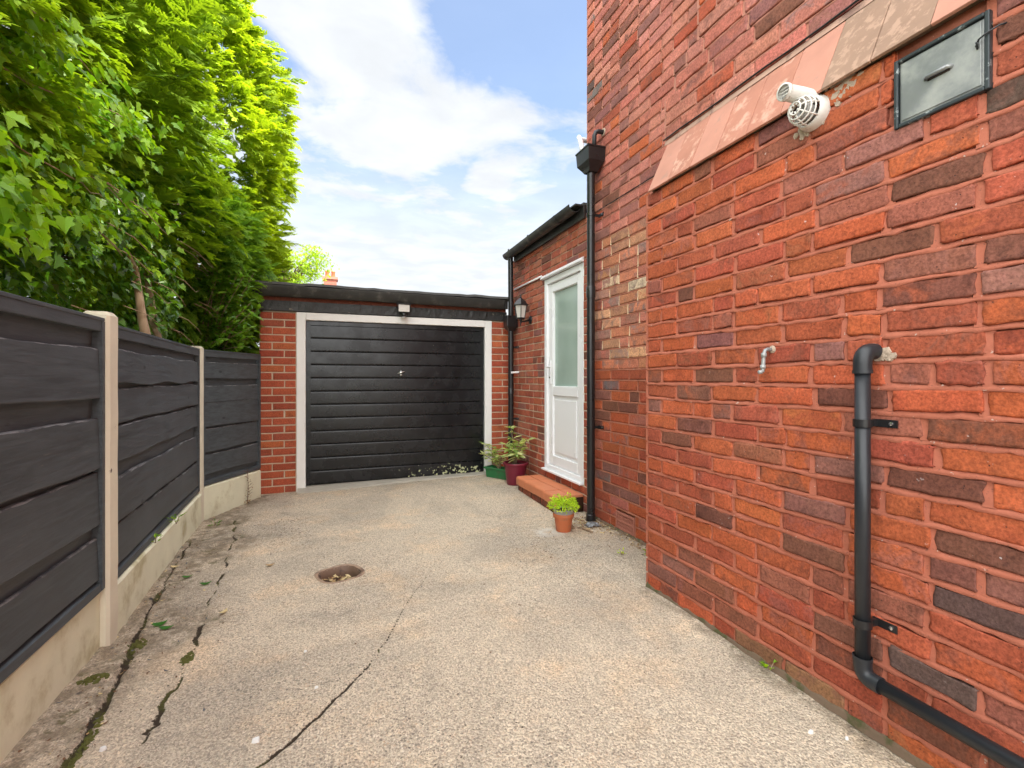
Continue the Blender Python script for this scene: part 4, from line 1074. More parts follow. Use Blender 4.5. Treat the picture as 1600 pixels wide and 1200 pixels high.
def curl_leaf(m, c, L, W, yaw, pitch, roll, curl, mi=0):
    vs = []; fs = []; ns = 5
    Rm = Matrix.Translation(c) @ Matrix.Rotation(yaw, 4, 'Z') @ Matrix.Rotation(pitch, 4, 'Y') @ Matrix.Rotation(roll, 4, 'X')
    for i in range(ns+1):
        t = i/ns; w = W*math.sin(math.pi*(.08 + .92*t)**.8)*.5 if 0 < t < 1 else W*.04
        zc = curl*L*(t-.5)**2*2
        for s in (-1, 0, 1): vs.append(Rm @ Vector(((t-.5)*L, s*w, zc + abs(s)*w*.5*curl)))
    for i in range(ns):
        for s in range(2): fs.append((i*3+s, i*3+3+s, i*3+4+s, i*3+s+1))
    m.add(vs, fs, mi)
m = MB()
for i in range(75):
    a = R.uniform(0, 6.28); r = .095*math.sqrt(R.random()); x, y = sup(r, a)
    p = rot @ Vector((x, y, R.uniform(-.085, -.035)))
    curl_leaf(m, p, R.uniform(.025, .065), R.uniform(.008, .022), R.uniform(0, 6.28), R.uniform(-.5, .5), R.uniform(-.6, .6), R.uniform(-.4, .9), R.choice([0,1,1,1,2]))
tag(m.build('dead_leaves', [M['dead_leaf'], M['pale_leaf'], M['brown_leaf']], gl), kind='stuff')

# ------------------------------------------------------------------ litter at the foot of the downpipe
m = MB()
for i in range(420):
    t = R.random()
    if t < .55: x, y = R.gauss(1.98, .075), R.gauss(3.50, .11)
    elif t < .8: x, y = R.gauss(2.06, .04), R.uniform(2.5, 3.4)
    else: x, y = R.gauss(1.85, .10), R.gauss(3.42, .10)
    x = min(x, 2.115)
    if y > 3.76 and x > 1.82: y = 3.76 - R.random()*.1
    curl_leaf(m, (x, y, ground_z(x, y) + R.uniform(.003, .012)), R.uniform(.010, .036), R.uniform(.004, .014), R.uniform(0, 6.28), R.uniform(-.5, .5), R.uniform(-.6, .6), R.uniform(-.3, .8), R.choice([0,0,1,2,2]))
lit = tag(m.build('leaf_litter', [M['dead_leaf'], M['pale_leaf'], M['brown_leaf']]), 'scatter of dry leaves round the foot of the black downpipe', 'leaf litter', kind='stuff')
m = MB()
for i in range(420):
    y = R.uniform(1.3, 5.5); k = R.random()
    x = (np.interp(y, [1.2, 1.87, 2.6, 3.4, 4.7], [-.75, -.79, -.86, -.94, -1.0]) + R.gauss(0, .035)) if k < .5 else R.uniform(-.97, -.5)
    if y < 2.77: x = max(x, -.955)
    curl_leaf(m, (x, y, ground_z(x, y) + R.uniform(.001, .006)), R.uniform(.005, .022), R.uniform(.003, .010), R.uniform(0, 6.28), R.uniform(-.4, .4), R.uniform(-.5, .5), R.uniform(-.3, .6), R.choice([0,1,2,2,2,3]))
tag(m.build('dirt_litter', [M['dead_leaf'], M['pale_leaf'], M['brown_leaf'], M['stone']]), 'twigs and crumbs of dirt along the foot of the fence', 'dirt litter', kind='stuff')
m = MB()
for i in range(300):
    q = R.random()
    if q < .4: x, y = R.gauss(-.35, .10), R.gauss(4.35, .18)
    elif q < .7: x, y = R.gauss(1.5, .18), R.gauss(3.05, .12)
    else: x, y = R.uniform(-.5, 1.9), R.uniform(1.4, 5.3)
    if x > (1.66 if y < 2.35 else 2.05) or (x > 1.75 and y > 3.6): continue
    rr = R.uniform(.002, .006)
    curl_leaf(m, (x, y, ground_z(x, y) + .003), rr*R.uniform(2, 5), rr*1.6, R.uniform(0, 6.28), 0, 0, R.uniform(0, .5), R.choice([0,0,1]))
tag(m.build('dark_crumbs', [M['brown_leaf'], M['stone']]), 'dark crumbs and tiny twigs strewn over the concrete drive', 'crumbs', kind='stuff')
def flat_mark(name, x, y, L, W, yaw, mat, label, cat, group=None, curl=.4):
    t = MB(); z = ground_z(x, y)
    curl_leaf(t, (x, y, z + .006), L, W, yaw, .06, .08, curl)
    md = t.build(name, M[mat]); md.modifiers.new('thick', 'SOLIDIFY').thickness = .0012
    return tag(md, label, cat, group)
for a in ((-.38, 3.42, .055, .025, .4, 'dead_leaf', 'curled orange brown leaf lying left of the drain'),
          (-.53, 2.82, .055, .026, 1.1, 'pale_leaf', 'yellow leaf lying beside the mossy joint near the nearest post'),
          (-.95, 3.62, .05, .024, .2, 'pale_leaf', 'straw coloured leaf at the foot of the middle gravel board')):
    flat_mark('fallen_leaf', a[0], a[1], a[2], a[3], a[4], a[5], a[6], 'leaf', 'fallen leaves on the drive')
M['green_leaf'] = leaf_mat('fallen_green_leaf', (.05,.20,.02), (.12,.33,.03), .4, .3)
for a in ((-.80, 2.80, .065, .042, .5, 'dark green fallen leaf nearest the concrete fence post'),
          (-.755, 2.74, .060, .030, .1, 'green fallen leaf a hand away from the post, right of its twin'),
          (-.83, 3.40, .055, .026, .2, 'small green leaf on the dirt beside the middle fence panel'),
          (-.70, 3.24, .06, .03, .3, 'bright green leaf between the two mossy joints')):
    flat_mark('fallen_leaf', a[0], a[1], a[2], a[3], a[4], 'green_leaf', a[5], 'leaf', 'fallen leaves on the drive')
def chip(x, y, s, label, mat='chip', group='white chips on the drive', z=None, name='paint_chip', cat='paint chip'):
    t = MB(); rng = random.Random(int(x*1000+y*77)); z = ground_z(x, y) if z is None else z
    top = []; bot = []
    for i in range(7):
        a = i*2*math.pi/7; r = s*rng.uniform(.6, 1.1); top.append((x + r*.8*math.cos(a), y + r*.8*math.sin(a)*.8, z + .004 + s*.35)); bot.append((x + r*math.cos(a), y + r*math.sin(a)*.8, z - .001))
    t.add(bot + top, [(i, (i+1) % 7, 7+(i+1) % 7, 7+i) for i in range(7)] + [tuple(range(7, 14))])
    return tag(t.build(name, M[mat], smooth=False, bevel=.001), label, cat, group)
chip(-.70, 1.92, .014, 'white chip lying in the mossy joint beside the fence')
chip(-.24, 1.79, .017, 'largest white chip just left of the long crack')
chip(-.06, 2.02, .008, 'smaller white chip above the near end of the crack')
chip(-.115, 2.30, .008, 'white chip on the open concrete below the drain')
chip(1.54, 1.16, .012, 'white chip at the foot of the near brick wall')
chip(1.63, 1.10, .009, 'white chip tucked against the mortar fillet by the waste pipe')
# crumpled lead at the pipe foot, loose stone
t = MB(); rng = random.Random(5); n = 9
vs = [(1.985 + .12*i/(n-1) - .05, 3.36 + .10*j/(n-1), ground_z(1.95, 3.4) + .018 + rng.uniform(-.008, .014) - .03*abs(i/(n-1)-.5)) for i in range(n) for j in range(n)]
t.add(vs, [(i*n+j, i*n+j+1, i*n+n+j+1, i*n+n+j) for i in range(n-1) for j in range(n-1)])
o = t.build('lead_scrap', M['lead'], smooth=False); o.modifiers.new('thick', 'SOLIDIFY').thickness = .003
tag(o, 'crumpled grey lead scrap at the foot of the tall downpipe', 'lead scrap')
m = MB(); m.tube([(1.93, 3.46, .012), (1.88, 3.36, .010), (1.90, 3.24, .012)], [.007, .009, .006], 7)
tag(m.build('twig', M['stem']), 'dry twig on the ground in front of the downpipe foot', 'twig')

# moss in the joint
def moss(name, cxy, rx, ry, n, label, seed, h=.012):
    rng = random.Random(seed); t = MB()
    for i in range(n):
        a = rng.uniform(0, 6.28); k = math.sqrt(rng.random()); x = cxy[0] + rx*k*math.cos(a); y = cxy[1] + ry*k*math.sin(a); z = ground_z(x, y)
        r = rng.uniform(.004, .010)
        t.lathe([(r, -.003), (r*.9, h*.4*(1.2-k)), (r*.5, h*(1.25-k)), (0, h*1.1*(1.25-k))], c=(x, y, z), n=6)
    return tag(t.build(name, M['moss'], smooth=True), label, 'moss', 'moss cushions along the fence')
moss('moss_cushion', (-.90, 2.38), .05, .035, 60, 'yellow green moss cushion at the foot of the near gravel board', 1)
moss('moss_cushion', (-.838, 2.63), .035, .05, 50, 'dark moss in the joint just below the nearest post', 2)
moss('moss_cushion', (-.59, 2.42), .022, .05, 40, 'mossy clump in the right hand broken joint', 3, .008)
moss('moss_cushion', (-.775, 1.98), .018, .16, 90, 'long strip of moss in the groove at the bottom left', 4, .008)
# ------------------------------------------------------------------ foliage tools
def frames(axis, up, rng):
    """orthonormal frames (n,3,3), columns = axis, side, normal"""
    a = axis/np.linalg.norm(axis, axis=1, keepdims=True)
    s = np.cross(up, a); s /= np.linalg.norm(s, axis=1, keepdims=True) + 1e-9
    n = np.cross(a, s)
    return np.stack([a, s, n], -1)
def scatter(T, F, tip, pos, fr, size, tint, droop=None):
    """copies of template T (m,3) / faces F at pos with frames fr"""
    n, m = len(pos), len(T)
    V = np.einsum('nij,mj->nmi', fr, T)*size[:, None, None] + pos[:, None, :]
    if droop is not None: V[:, :, 2] -= droop[:, None]*(T[None, :, 0]**2)*size[:, None]
    FF = (F[None] + (np.arange(n)*m)[:, None, None]).reshape(-1, F.shape[1])
    return V.reshape(-1, 3), FF, np.repeat(tint, m), np.tile(tip, n)
def spray_template(seed, nb=9):
    rng = np.random.default_rng(seed); V = []; F = []; tip = []
    def dia(p, q, w, t0, t1, lift):
        p = np.array(p); q = np.array(q); d = q-p; s = np.array([-d[1], d[0], 0]); s = s/(np.linalg.norm(s)+1e-9)*w
        b = len(V); mid = p + d*.45
        V.extend([p, mid + s + [0,0,lift], q, mid - s + [0,0,lift]]); tip.extend([t0, (t0+t1)/2, t1, (t0+t1)/2]); F.append([b, b+3, b+2, b+1])
    dia((0,0,0), (1,0,0), .034, 0, 1, 0)
    for k in range(nb):
        x = .08 + .88*k/nb
        for sgn in (1, -1):
            l = (.42*(1-x)**.7 + .06)*rng.uniform(.75, 1.2); a = rad(rng.uniform(26, 44))
            p = (x + rng.uniform(-.02, .02), 0, 0); q = (p[0] + l*math.cos(a), sgn*l*math.sin(a), rng.uniform(-.09, .05))
            dia(p, q, .046*rng.uniform(.8, 1.25), x*.5, .35 + x*.65, .012)
            if k % 2 == 0 and l > .2:
                pm = (p[0] + .5*l*math.cos(a), sgn*.5*l*math.sin(a), q[2]*.5)
                dia(pm, (pm[0] + .45*l, pm[1] + sgn*.06*l, q[2]*.6), .034, x*.5+.15, .5 + x*.5, .008)
    return np.array(V), np.array(F), np.array(tip)
SPR = [spray_template(s) for s in (1, 2, 3)]

def lobes(th, z, ph):
    return 1 + .11*np.sin(3*th + 2.3*z + ph) + .09*np.sin(5*th - 3.1*z + 2*ph) + .075*np.sin(8*th + 6.2*z + ph*3) + .05*np.sin(13*th - 9*z + ph)
def conifer(name, c, prof, n, mat, label, seed, size=(.15, .30), trunk_h=6, tint=(0, 1), front=None, gaps=(), group=None, zbias=1.0, sy=1.0):
    """prof: [(z, radius)]; foliage sprays all through the outer shell of the crown"""
    rng = np.random.default_rng(seed)
    root = thing(name, (c[0], c[1], 0), label, 'tree', group)
    zs_, rs_ = np.array([p[0] for p in prof]), np.array([p[1] for p in prof])
    z = rng.uniform(zs_[0], zs_[-1], n*3); r = np.interp(z, zs_, rs_)
    keep = rng.random(n*3) < r/rs_.max(); z = z[keep][:n]; m = len(z)
    th = rng.uniform(0, 2*np.pi, m)
    if front is not None:   # fewer sprays on the side turned away from the drive
        d = np.cos(th - front); k = rng.random(m) < np.where(d < -.35, .30, 1); z, th = z[k], th[k]; m = len(z)
    L = lobes(th, z, seed*1.7); r = np.interp(z, zs_, rs_)*L
    dep = 1 - .42*rng.random(m)**1.7
    pos = np.stack([c[0] + r*dep*np.cos(th), c[1] + sy*r*dep*np.sin(th), z + rng.normal(0, .03, m)], -1)
    k = np.ones(m, bool)
    for (gx, gy, gz_, gr) in gaps: k &= np.sum((pos - np.array([gx, gy, gz_]))**2, 1) > gr*gr
    pos, th, dep, z = pos[k], th[k], dep[k], z[k]; m = len(z)
    slope = np.interp(z, zs_, np.gradient(rs_, zs_))
    ax = np.stack([np.cos(th), np.sin(th), rng.uniform(-.25, .55, m) - slope*.45], -1) + rng.normal(0, .30, (m, 3))
    up = np.array([0, 0, 1.0]) + rng.normal(0, .45, (m, 3)) + .55*np.stack([np.cos(th), np.sin(th), 0*th], -1)
    fr = frames(ax, up, rng)
    size_ = rng.uniform(size[0], size[1], m)
    clump = .5 + .5*np.sin(3.1*th + 4.2*z + seed)*np.sin(2.2*z - 1.3*th)
    tt = np.clip(tint[0] + (tint[1]-tint[0])*(rng.random(m)*.6 + .4*clump), 0, 1)
    Vs, Fs, A, Bt = [], [], [], []; off = 0
    for i in range(3):
        s = np.arange(m) % 3 == i
        v, f, a, b = scatter(SPR[i][0], SPR[i][1], SPR[i][2], pos[s], fr[s], size_[s], tt[s], rng.uniform(.05, .35, s.sum()))
        Vs.append(v); Fs.append(f + off); off += len(v); A.append(a); Bt.append(b)
    np_mesh('crown', np.concatenate(Vs), np.concatenate(Fs), mat, root, {'tint': np.concatenate(A), 'tip': np.concatenate(Bt)})
    rg = random.Random(seed)
    t = MB(); pts = [(c[0] + rg.uniform(-.03, .03), c[1] + rg.uniform(-.03, .03), zz) for zz in np.linspace(-.1, trunk_h, 8)]
    t.tube(pts, [.13*(1 - i/8.5) + .015 for i in range(8)], 10)
    for i in range(26):
        zz = rg.uniform(zs_[0], trunk_h*.95); a = rg.uniform(0, 6.28); rr = float(np.interp(zz, zs_, rs_))*rg.uniform(.6, .85)
        t.tube([(c[0], c[1], zz), (c[0] + rr*.5*math.cos(a), c[1] + rr*.5*math.sin(a), zz + .10), (c[0] + rr*math.cos(a), c[1] + rr*math.sin(a), zz + .12)], [.022, .014, .006], 6)
    t.build('trunk', M['bark'], root, smooth=True)
    return root

# ivy / vine leaves: lobed outline, folded along the midrib
def leaf_template(kind):
    if kind == 'ivy': o = [(0,0),(.10,.20),(.02,.48),(.30,.36),(.52,.40),(.60,.20),(1,0)]
    elif kind == 'vine': o = [(0,0),(-.10,.20),(.02,.50),(.24,.36),(.50,.52),(.62,.25),(1.06,0)]
    else: o = [(0,0),(.18,.13),(.42,.20),(.66,.15),(1,0)]
    V = []; F = []
    for s in (1, -1):
        b = len(V)
        for x, y in o: V.append((x, s*y, .32*y - .12*x*x))
        for i in range(1, len(o)-1):
            F.append((b, b+i, b+i+1) if s > 0 else (b, b+i+1, b+i))
    V = np.array(V, float); F = np.array(F)
    return V, F, V[:, 0].clip(0, 1)
LT = {k: leaf_template(k) for k in ('ivy', 'vine', 'oval')}
def leaves(name, kind, pos, axis, up, size, tint, mat, parent):
    fr = frames(axis, up, NR); T, F, tip = LT[kind]
    v, f, a, b = scatter(T, F, tip, pos, fr, size, tint)
    return np_mesh(name, v, f, mat, parent, {'tint': a, 'tip': b}, smooth=False)

# ------------------------------------------------------------------ the conifers
conifer('conifer_tree', (-1.62, 6.75), [(.8, .60), (1.9, .78), (2.5, .82), (3.1, .92), (3.5, .86), (3.8, 1.06), (4.3, 1.02), (5.0, .86), (5.7, .58), (6.2, .30), (6.5, .08)], 11000, M['conifer_gold'],
        'tall golden green conifer with a rounded top beside the garage', 5, (.14, .27), 6.5, front=rad(-70), gaps=((-1.15, 5.85, 3.55, .30),))
conifer('conifer_tree', (-2.45, 4.25), [(1.7, .85), (2.3, 1.20), (3.0, 1.42), (3.8, 1.45), (4.8, 1.30), (5.8, .9), (6.6, .3)], 12500, M['conifer'],
        'broad bright green conifer overhanging the middle of the fence', 8, (.14, .27), 6.0, front=rad(-45))
conifer('conifer_tree', (-2.25, 2.55), [(1.75, .65), (2.2, .98), (2.8, 1.18), (3.6, 1.2), (4.4, 1.0), (5.2, .4)], 8500, M['conifer'],
        'nearest conifer spreading over the dark fence at the left edge', 13, (.12, .23), 4.6, front=rad(-45))
conifer('conifer_tree', (-1.72, 5.65), [(1.1, .62), (1.5, .68), (1.9, .76), (2.4, .95), (2.8, .95), (3.1, .70), (3.35, .3)], 7500, M['conifer_deep'],
        'low deep green conifer leaning over the far end of the fence', 17, (.11, .21), 3.2, front=rad(-50))
# hanging wisp of the tall conifer
# ------------------------------------------------------------------ ivy behind the fence
iv = thing('ivy_climber', (-1.35, 4.0, 0), 'dark glossy ivy smothering the hedge line above the middle fence panel', 'ivy')
n = 5000
y = NR.uniform(.6, 5.5, n); zt_ = np.interp(y, [2.7, 3.4, 4.2, 5.5], [2.05, 2.35, 2.45, 2.2])
z = 1.30 + (zt_ - 1.30)*NR.random(n)**.9
bulge = .16*np.sin(2.3*y + 1.3*z*2) + .12*np.sin(5.1*y - 4*z)
x = -1.36 + .16*(z-1.3) + bulge*.8 - NR.random(n)**2*.34 + np.interp(y, [2.2, 2.8, 5.5], [-.50, -.10, .05])
x = np.where(z < 1.52, np.minimum(x, -1.20), x)
pos = np.stack([x, y, z], -1)
axs = np.stack([NR.normal(.45, .45, n), NR.normal(0, .55, n), NR.normal(-.75, .35, n)], -1)
ups = np.stack([NR.normal(.9, .35, n), NR.normal(-.2, .45, n), NR.normal(.75, .4, n)], -1)
leaves('foliage', 'ivy', pos, axs, ups, NR.uniform(.032, .078, n), np.clip(NR.normal(.38, .25, n), 0, 1), M['ivy'], iv)
rg = random.Random(3)
for (x_, y_) in ((-1.20, 3.84), (-1.22, 4.13)):
    t = MB(); t.tube([(x_, y_, -.1), (x_+.02, y_+.01, 1.2), (x_+.04, y_-.03, 1.48), (x_+.0, y_+.02, 1.62), (x_-.05, y_+.06, 1.95), (x_-.2, y_+.1, 2.3)], [.034, .032, .030, .027, .02, .008], 9)
    t.build('stem', M['stem'], iv, smooth=True)
for i in range(22):
    y0 = rg.uniform(2.9, 5.2); z0 = rg.uniform(1.5, 2.25); x0 = -1.24 + .16*(z0-1.3) + rg.uniform(-.03, .08); L = rg.uniform(.2, .42)
    t = MB(); t.tube([(x0-.05, y0-L*.5, z0+.06), (x0+.02, y0, z0+.03), (x0+.06, y0+L*.4, z0-.03), (x0+.07, y0+L*.6, z0-.06 + rg.uniform(-.04, .06))], [.003, .003, .0025, .0015], 5)
    t.build('runner', M['stem'], iv, smooth=True)

# big leaved climber hanging forward at the left
vi = thing('climbing_vine', (-1.3, 2.6, 0), 'large leaved climbing vine hanging forward over the nearest fence panel', 'vine')
P_, A_, U_, S_ = [], [], [], []
t = MB(); rg = random.Random(21)
strands = [[(-1.75,1.9,2.30),(-1.35,2.25,2.42),(-1.12,2.75,2.48),(-1.02,3.25,2.56)], [(-1.8,2.1,2.55),(-1.4,2.5,2.62),(-1.12,2.95,2.60),(-1.0,3.42,2.66)], [(-1.7,1.8,2.2),(-1.3,2.15,2.2),(-1.12,2.55,2.12),(-1.06,2.95,2.10)],
           [(-1.7,1.7,2.05),(-1.25,1.95,2.0),(-1.08,2.15,1.84),(-1.05,2.28,1.70)], [(-1.8,2.3,2.4),(-1.4,2.75,2.36),(-1.16,3.2,2.28),(-1.05,3.75,2.28)], [(-1.6,1.6,2.5),(-1.25,1.95,2.58),(-1.08,2.35,2.62),(-1.0,2.75,2.58)], [(-1.6,1.9,2.0),(-1.3,2.3,2.02),(-1.15,2.7,1.98),(-1.1,3.1,2.02)], [(-1.7,1.7,2.2),(-1.3,1.9,2.22),(-1.1,2.05,2.05),(-1.05,2.12,1.86)]]
for st in strands:
    pts = []
    for a, b in zip(st[:-1], st[1:]):
        for i in range(6): pts.append(tuple(a[k] + (b[k]-a[k])*i/6 + rg.uniform(-.012, .012) for k in range(3)))
    pts.append(st[-1]); t.tube(pts, [.007*(1-.75*i/len(pts)) for i in range(len(pts))], 6)
    for i, p in enumerate(pts):
        for _ in range(12 if i > 3 else 7):
            o = Vector((rg.gauss(0, .07), rg.gauss(0, .07), rg.gauss(-.015, .07)))
            P_.append(Vector(p) + o); A_.append((rg.gauss(.5, .4), rg.gauss(.1, .5), rg.gauss(-.7, .35))); U_.append((rg.gauss(.7, .4), rg.gauss(-.35, .4), rg.gauss(.8, .4))); S_.append(rg.uniform(.028, .066))
t.build('stem', M['stem'], vi, smooth=True)
leaves('foliage', 'vine', np.array(P_), np.array(A_), np.array(U_), np.array(S_), np.clip(NR.normal(.5, .28, len(P_)), 0, 1), M['vine'], vi)

# leafy shrub at the garage corner
sh_ = thing('leafy_shrub', (-1.1, 5.6, 0), 'bright leafy shrub poking over the far fence panel beside the garage pillar', 'shrub')
P_, A_, U_, S_ = [], [], [], []; t = MB(); rg = random.Random(33)
for i in range(60):
    base = Vector((-1.25 + rg.uniform(-.1, .1), 5.75 + rg.uniform(-.2, .2), 1.2)); tipp = Vector((rg.uniform(-1.12, -.70), rg.uniform(5.0, 5.62), rg.uniform(1.50, 2.42)))
    if tipp.x > -.80: tipp.y = min(tipp.y, 5.45)
    mid = (base+tipp)/2 + Vector((0, 0, .15)); t.tube([base, mid, tipp], [.008, .005, .002], 5)
    for k in range(10):
        q = .45 + .55*k/9; p = base*(1-q)**2 + mid*2*q*(1-q) + tipp*q*q
        for s in (1, -1):
            P_.append(p + Vector((rg.gauss(0, .02), rg.gauss(0, .02), rg.gauss(0, .02)))); A_.append((rg.gauss(.4, .5), s*.7 + rg.gauss(-.2, .3), rg.gauss(.1, .4))); U_.append((rg.gauss(.3, .3), rg.gauss(-.3, .3), 1)); S_.append(rg.uniform(.05, .10))
t.build('stem', M['stem'], sh_, smooth=True)
leaves('foliage', 'oval', np.array(P_), np.array(A_), np.array(U_), np.array(S_), NR.random(len(P_)), M['shrub'], sh_)

# small deciduous tree behind the garage
tr = thing('deciduous_tree', (-1.15, 12.6, 0), 'small pale green broadleaf tree showing above the garage roof', 'tree')
P_ = []; rg = random.Random(9); t = MB()
c0 = Vector((-.98, 12.6, 3.98))
t.tube([(-1.2, 12.6, -.1), (-1.2, 12.6, 2.0), (-1.22, 12.6, 3.2), (-1.2, 12.6, 4.2)], [.10, .08, .05, .015], 8)
lob = []
for i in range(30):
    a = rg.uniform(0, 6.28); rr = rg.uniform(.25, .85); q = c0 + Vector((rr*math.cos(a), rr*math.sin(a)*.8, rg.uniform(-.95, .62) - .30*rr)); lob.append(q)
    t.tube([(-1.2, 12.6, 2.6 + rg.random()), c0*.5 + q*.5 + Vector((0,0,-.1)), q], [.03, .018, .006], 5)
t.build('trunk', M['bark'], tr, smooth=True)
for q in lob:
    for k in range(130): P_.append(q + Vector((rg.gauss(0, .15), rg.gauss(0, .15), rg.gauss(0, .10))))
nP = len(P_)
leaves('crown', 'oval', np.array(P_), NR.normal(0, 1, (nP, 3)) + [0, 0, -.3], NR.normal(0, .6, (nP, 3)) + [0, 0, 1], NR.uniform(.06, .10, nP), NR.random(nP), M['broad'], tr)

# ------------------------------------------------------------------ distant house with chimney pots
dh = thing('distant_house', (-.1, 26, 0), 'far off brick house whose chimney with two pots shows over the garage roof', 'house')
m = MB(); m.box((-2.2, 25, -.2), (4.0, 31, 3.9), 0, None, RED); m.build('wall', BM, dh)
m = MB(); m.add([(-2.4,24.7,3.9),(4.3,24.7,3.9),(4.3,31.3,3.9),(-2.4,31.3,3.9),(-2.4,28,5.6),(4.3,28,5.6)], [(3,2,1,0),(0,1,5,4),(2,3,4,5),(1,2,5),(3,0,4)]); rf = m.build('roof', M['slate'], dh)
m = MB(); m.box((-.42, 25.0, 3.6), (.18, 25.6, 6.12), 0, None, (.40,.14,.09)); m.box((-.48, 24.94, 6.12), (.24, 25.66, 6.24), 0, None, (.46,.18,.12)); ch = m.build('chimney', BM, rf)
for x_ in (-.26, .02): 
    m = MB(); m.lathe([(.10, 6.24), (.085, 6.5), (.10, 6.52), (.10, 6.58), (.07, 6.58), (.07, 6.3)], c=(x_, 25.3, 0), n=14); m.build('chimney_pot', M['terracotta'], ch, smooth=True)
dh2 = thing('distant_chimney', (9.0, 27, 0), 'faint far chimney stack just visible at the right end of the garage roof', 'chimney')
m = MB(); m.box((8.45, 27.0, -.2), (9.05, 27.6, 5.85), 0, None, (.40,.14,.09)); m.box((8.40, 26.95, 5.85), (9.10, 27.65, 5.95), 0, None, (.46,.18,.12)); m.build('stack', BM, dh2)
m = MB(); m.lathe([(.10, 5.95), (.085, 6.15), (.10, 6.2), (.07, 6.2)], c=(8.75, 27.3, 0), n=12); m.build('chimney_pot', M['terracotta'], dh2, smooth=True)

# ------------------------------------------------------------------ potted plants by the door
def pot(m, c, r0, r1, h, rim=.012, rh=.03, wall=.006):
    m.lathe([(0, .0), (r0, .0), (r0+.002, .004), (r1 - (r1-r0)*rh/h, h-rh), (r1+rim*.4, h-rh), (r1+rim, h-rh*.6), (r1+rim, h-.004), (r1+rim-.003, h), (r1-wall, h), (r1-wall-.006, h-.03)], c=c, n=36)
    return m
def leafy(name, parent, base, stems, mat, seed, lsize=(.05, .09), pairs=4, whorl=5):
    rg = random.Random(seed); P_, A_, U_, S_ = [], [], [], []; t = MB()
    for tipp in stems:
        b = Vector(base) + Vector((rg.uniform(-.03, .03), rg.uniform(-.03, .03), 0)); e = Vector(tipp); mid = b*.5 + e*.5 + Vector((0, 0, .04))
        t.tube([b, mid, e], [.006, .005, .003], 6)
        for k in range(pairs):
            q = .35 + .65*k/(pairs-1); p = b*(1-q)**2 + mid*2*q*(1-q) + e*q*q
            nw = whorl if k == pairs-1 else 3
            for j in range(nw):
                a = rg.uniform(0, 6.28) if k < pairs-1 else j*6.28/nw + rg.uniform(-.3, .3)
                P_.append(p + Vector((.008*math.cos(a), .008*math.sin(a), 0))); A_.append((math.cos(a), math.sin(a), rg.uniform(-.25, .55))); U_.append((rg.gauss(0, .25), rg.gauss(0, .25), 1)); S_.append(rg.uniform(*lsize))
    t.build('stem', M['stem'], parent, smooth=True)
    leaves('foliage', 'oval', np.array(P_), np.array(A_), np.array(U_), np.array(S_)*1.0, NR.random(len(P_)), mat, parent)
gz_ = ground_z(1.9, 4.98)
p1 = thing('potted_plant', (1.93, 4.985, gz_), 'pale leafed young shrub in a round maroon pot beside the doorstep', 'potted plant', 'potted plants by the door')
m = MB(); pot(m, (1.93, 4.985, gz_), .098, .132, .245, .014, .03); m.build('pot', M['maroon'], p1, autosmooth=40)
m = MB(); m.lathe([(0, .222), (.06, .224), (.122, .215)], c=(1.93, 4.985, gz_), n=24); m.build('soil', M['soil'], p1, smooth=True)
leafy('plant', p1, (1.93, 4.985, gz_+.22), [(1.87, 4.97, .66), (1.95, 4.93, .50), (2.03, 4.90, .52), (1.83, 5.02, .47), (1.93, 5.06, .45), (1.90, 4.89, .38), (1.99, 5.0, .42), (1.86, 4.92, .42)], M['variegated'], 4, (.065, .11), 5, 7)
# green trough
gt = thing('plant_trough', (1.80, 5.38, .0), 'low green plastic trough with pale shrubs at the foot of the garage frame', 'planter')
Mt = Matrix.Translation((1.862, 5.32, ground_z(1.862, 5.32))) @ Matrix.Rotation(rad(-58), 4, 'Z')
m = MB(); L_, W_, H_ = .19, .065, .125
def tr_ring(l, w, z): return [tuple(Mt @ Vector(p)) for p in ((-l,-w,z),(l,-w,z),(l,w,z),(-l,w,z))]
rs = tr_ring(L_*.9, W_*.8, 0) + tr_ring(L_*.96, W_*.93, H_-.025) + tr_ring(L_+.008, W_+.008, H_-.022) + tr_ring(L_+.008, W_+.008, H_) + tr_ring(L_-.006, W_-.006, H_) + tr_ring(L_-.01, W_-.01, H_-.03)
m.add(rs, [(3,2,1,0)] + [(k*4+i, k*4+(i+1)%4, k*4+4+(i+1)%4, k*4+4+i) for k in range(5) for i in range(4)]); m.build('trough', M['green_plastic'], gt, bevel=.004)
m = MB(); m.add(tr_ring(L_-.01, W_-.01, H_-.028), [(0,1,2,3)]); m.build('soil', M['soil'], gt)
leafy('plant', gt, (1.87, 5.33, .11), [(1.72, 5.42, .42), (1.76, 5.36, .34), (1.83, 5.33, .36), (1.70, 5.46, .30), (1.80, 5.45, .38), (1.86, 5.28, .30)], M['variegated'], 6, (.06, .10), 5, 7)
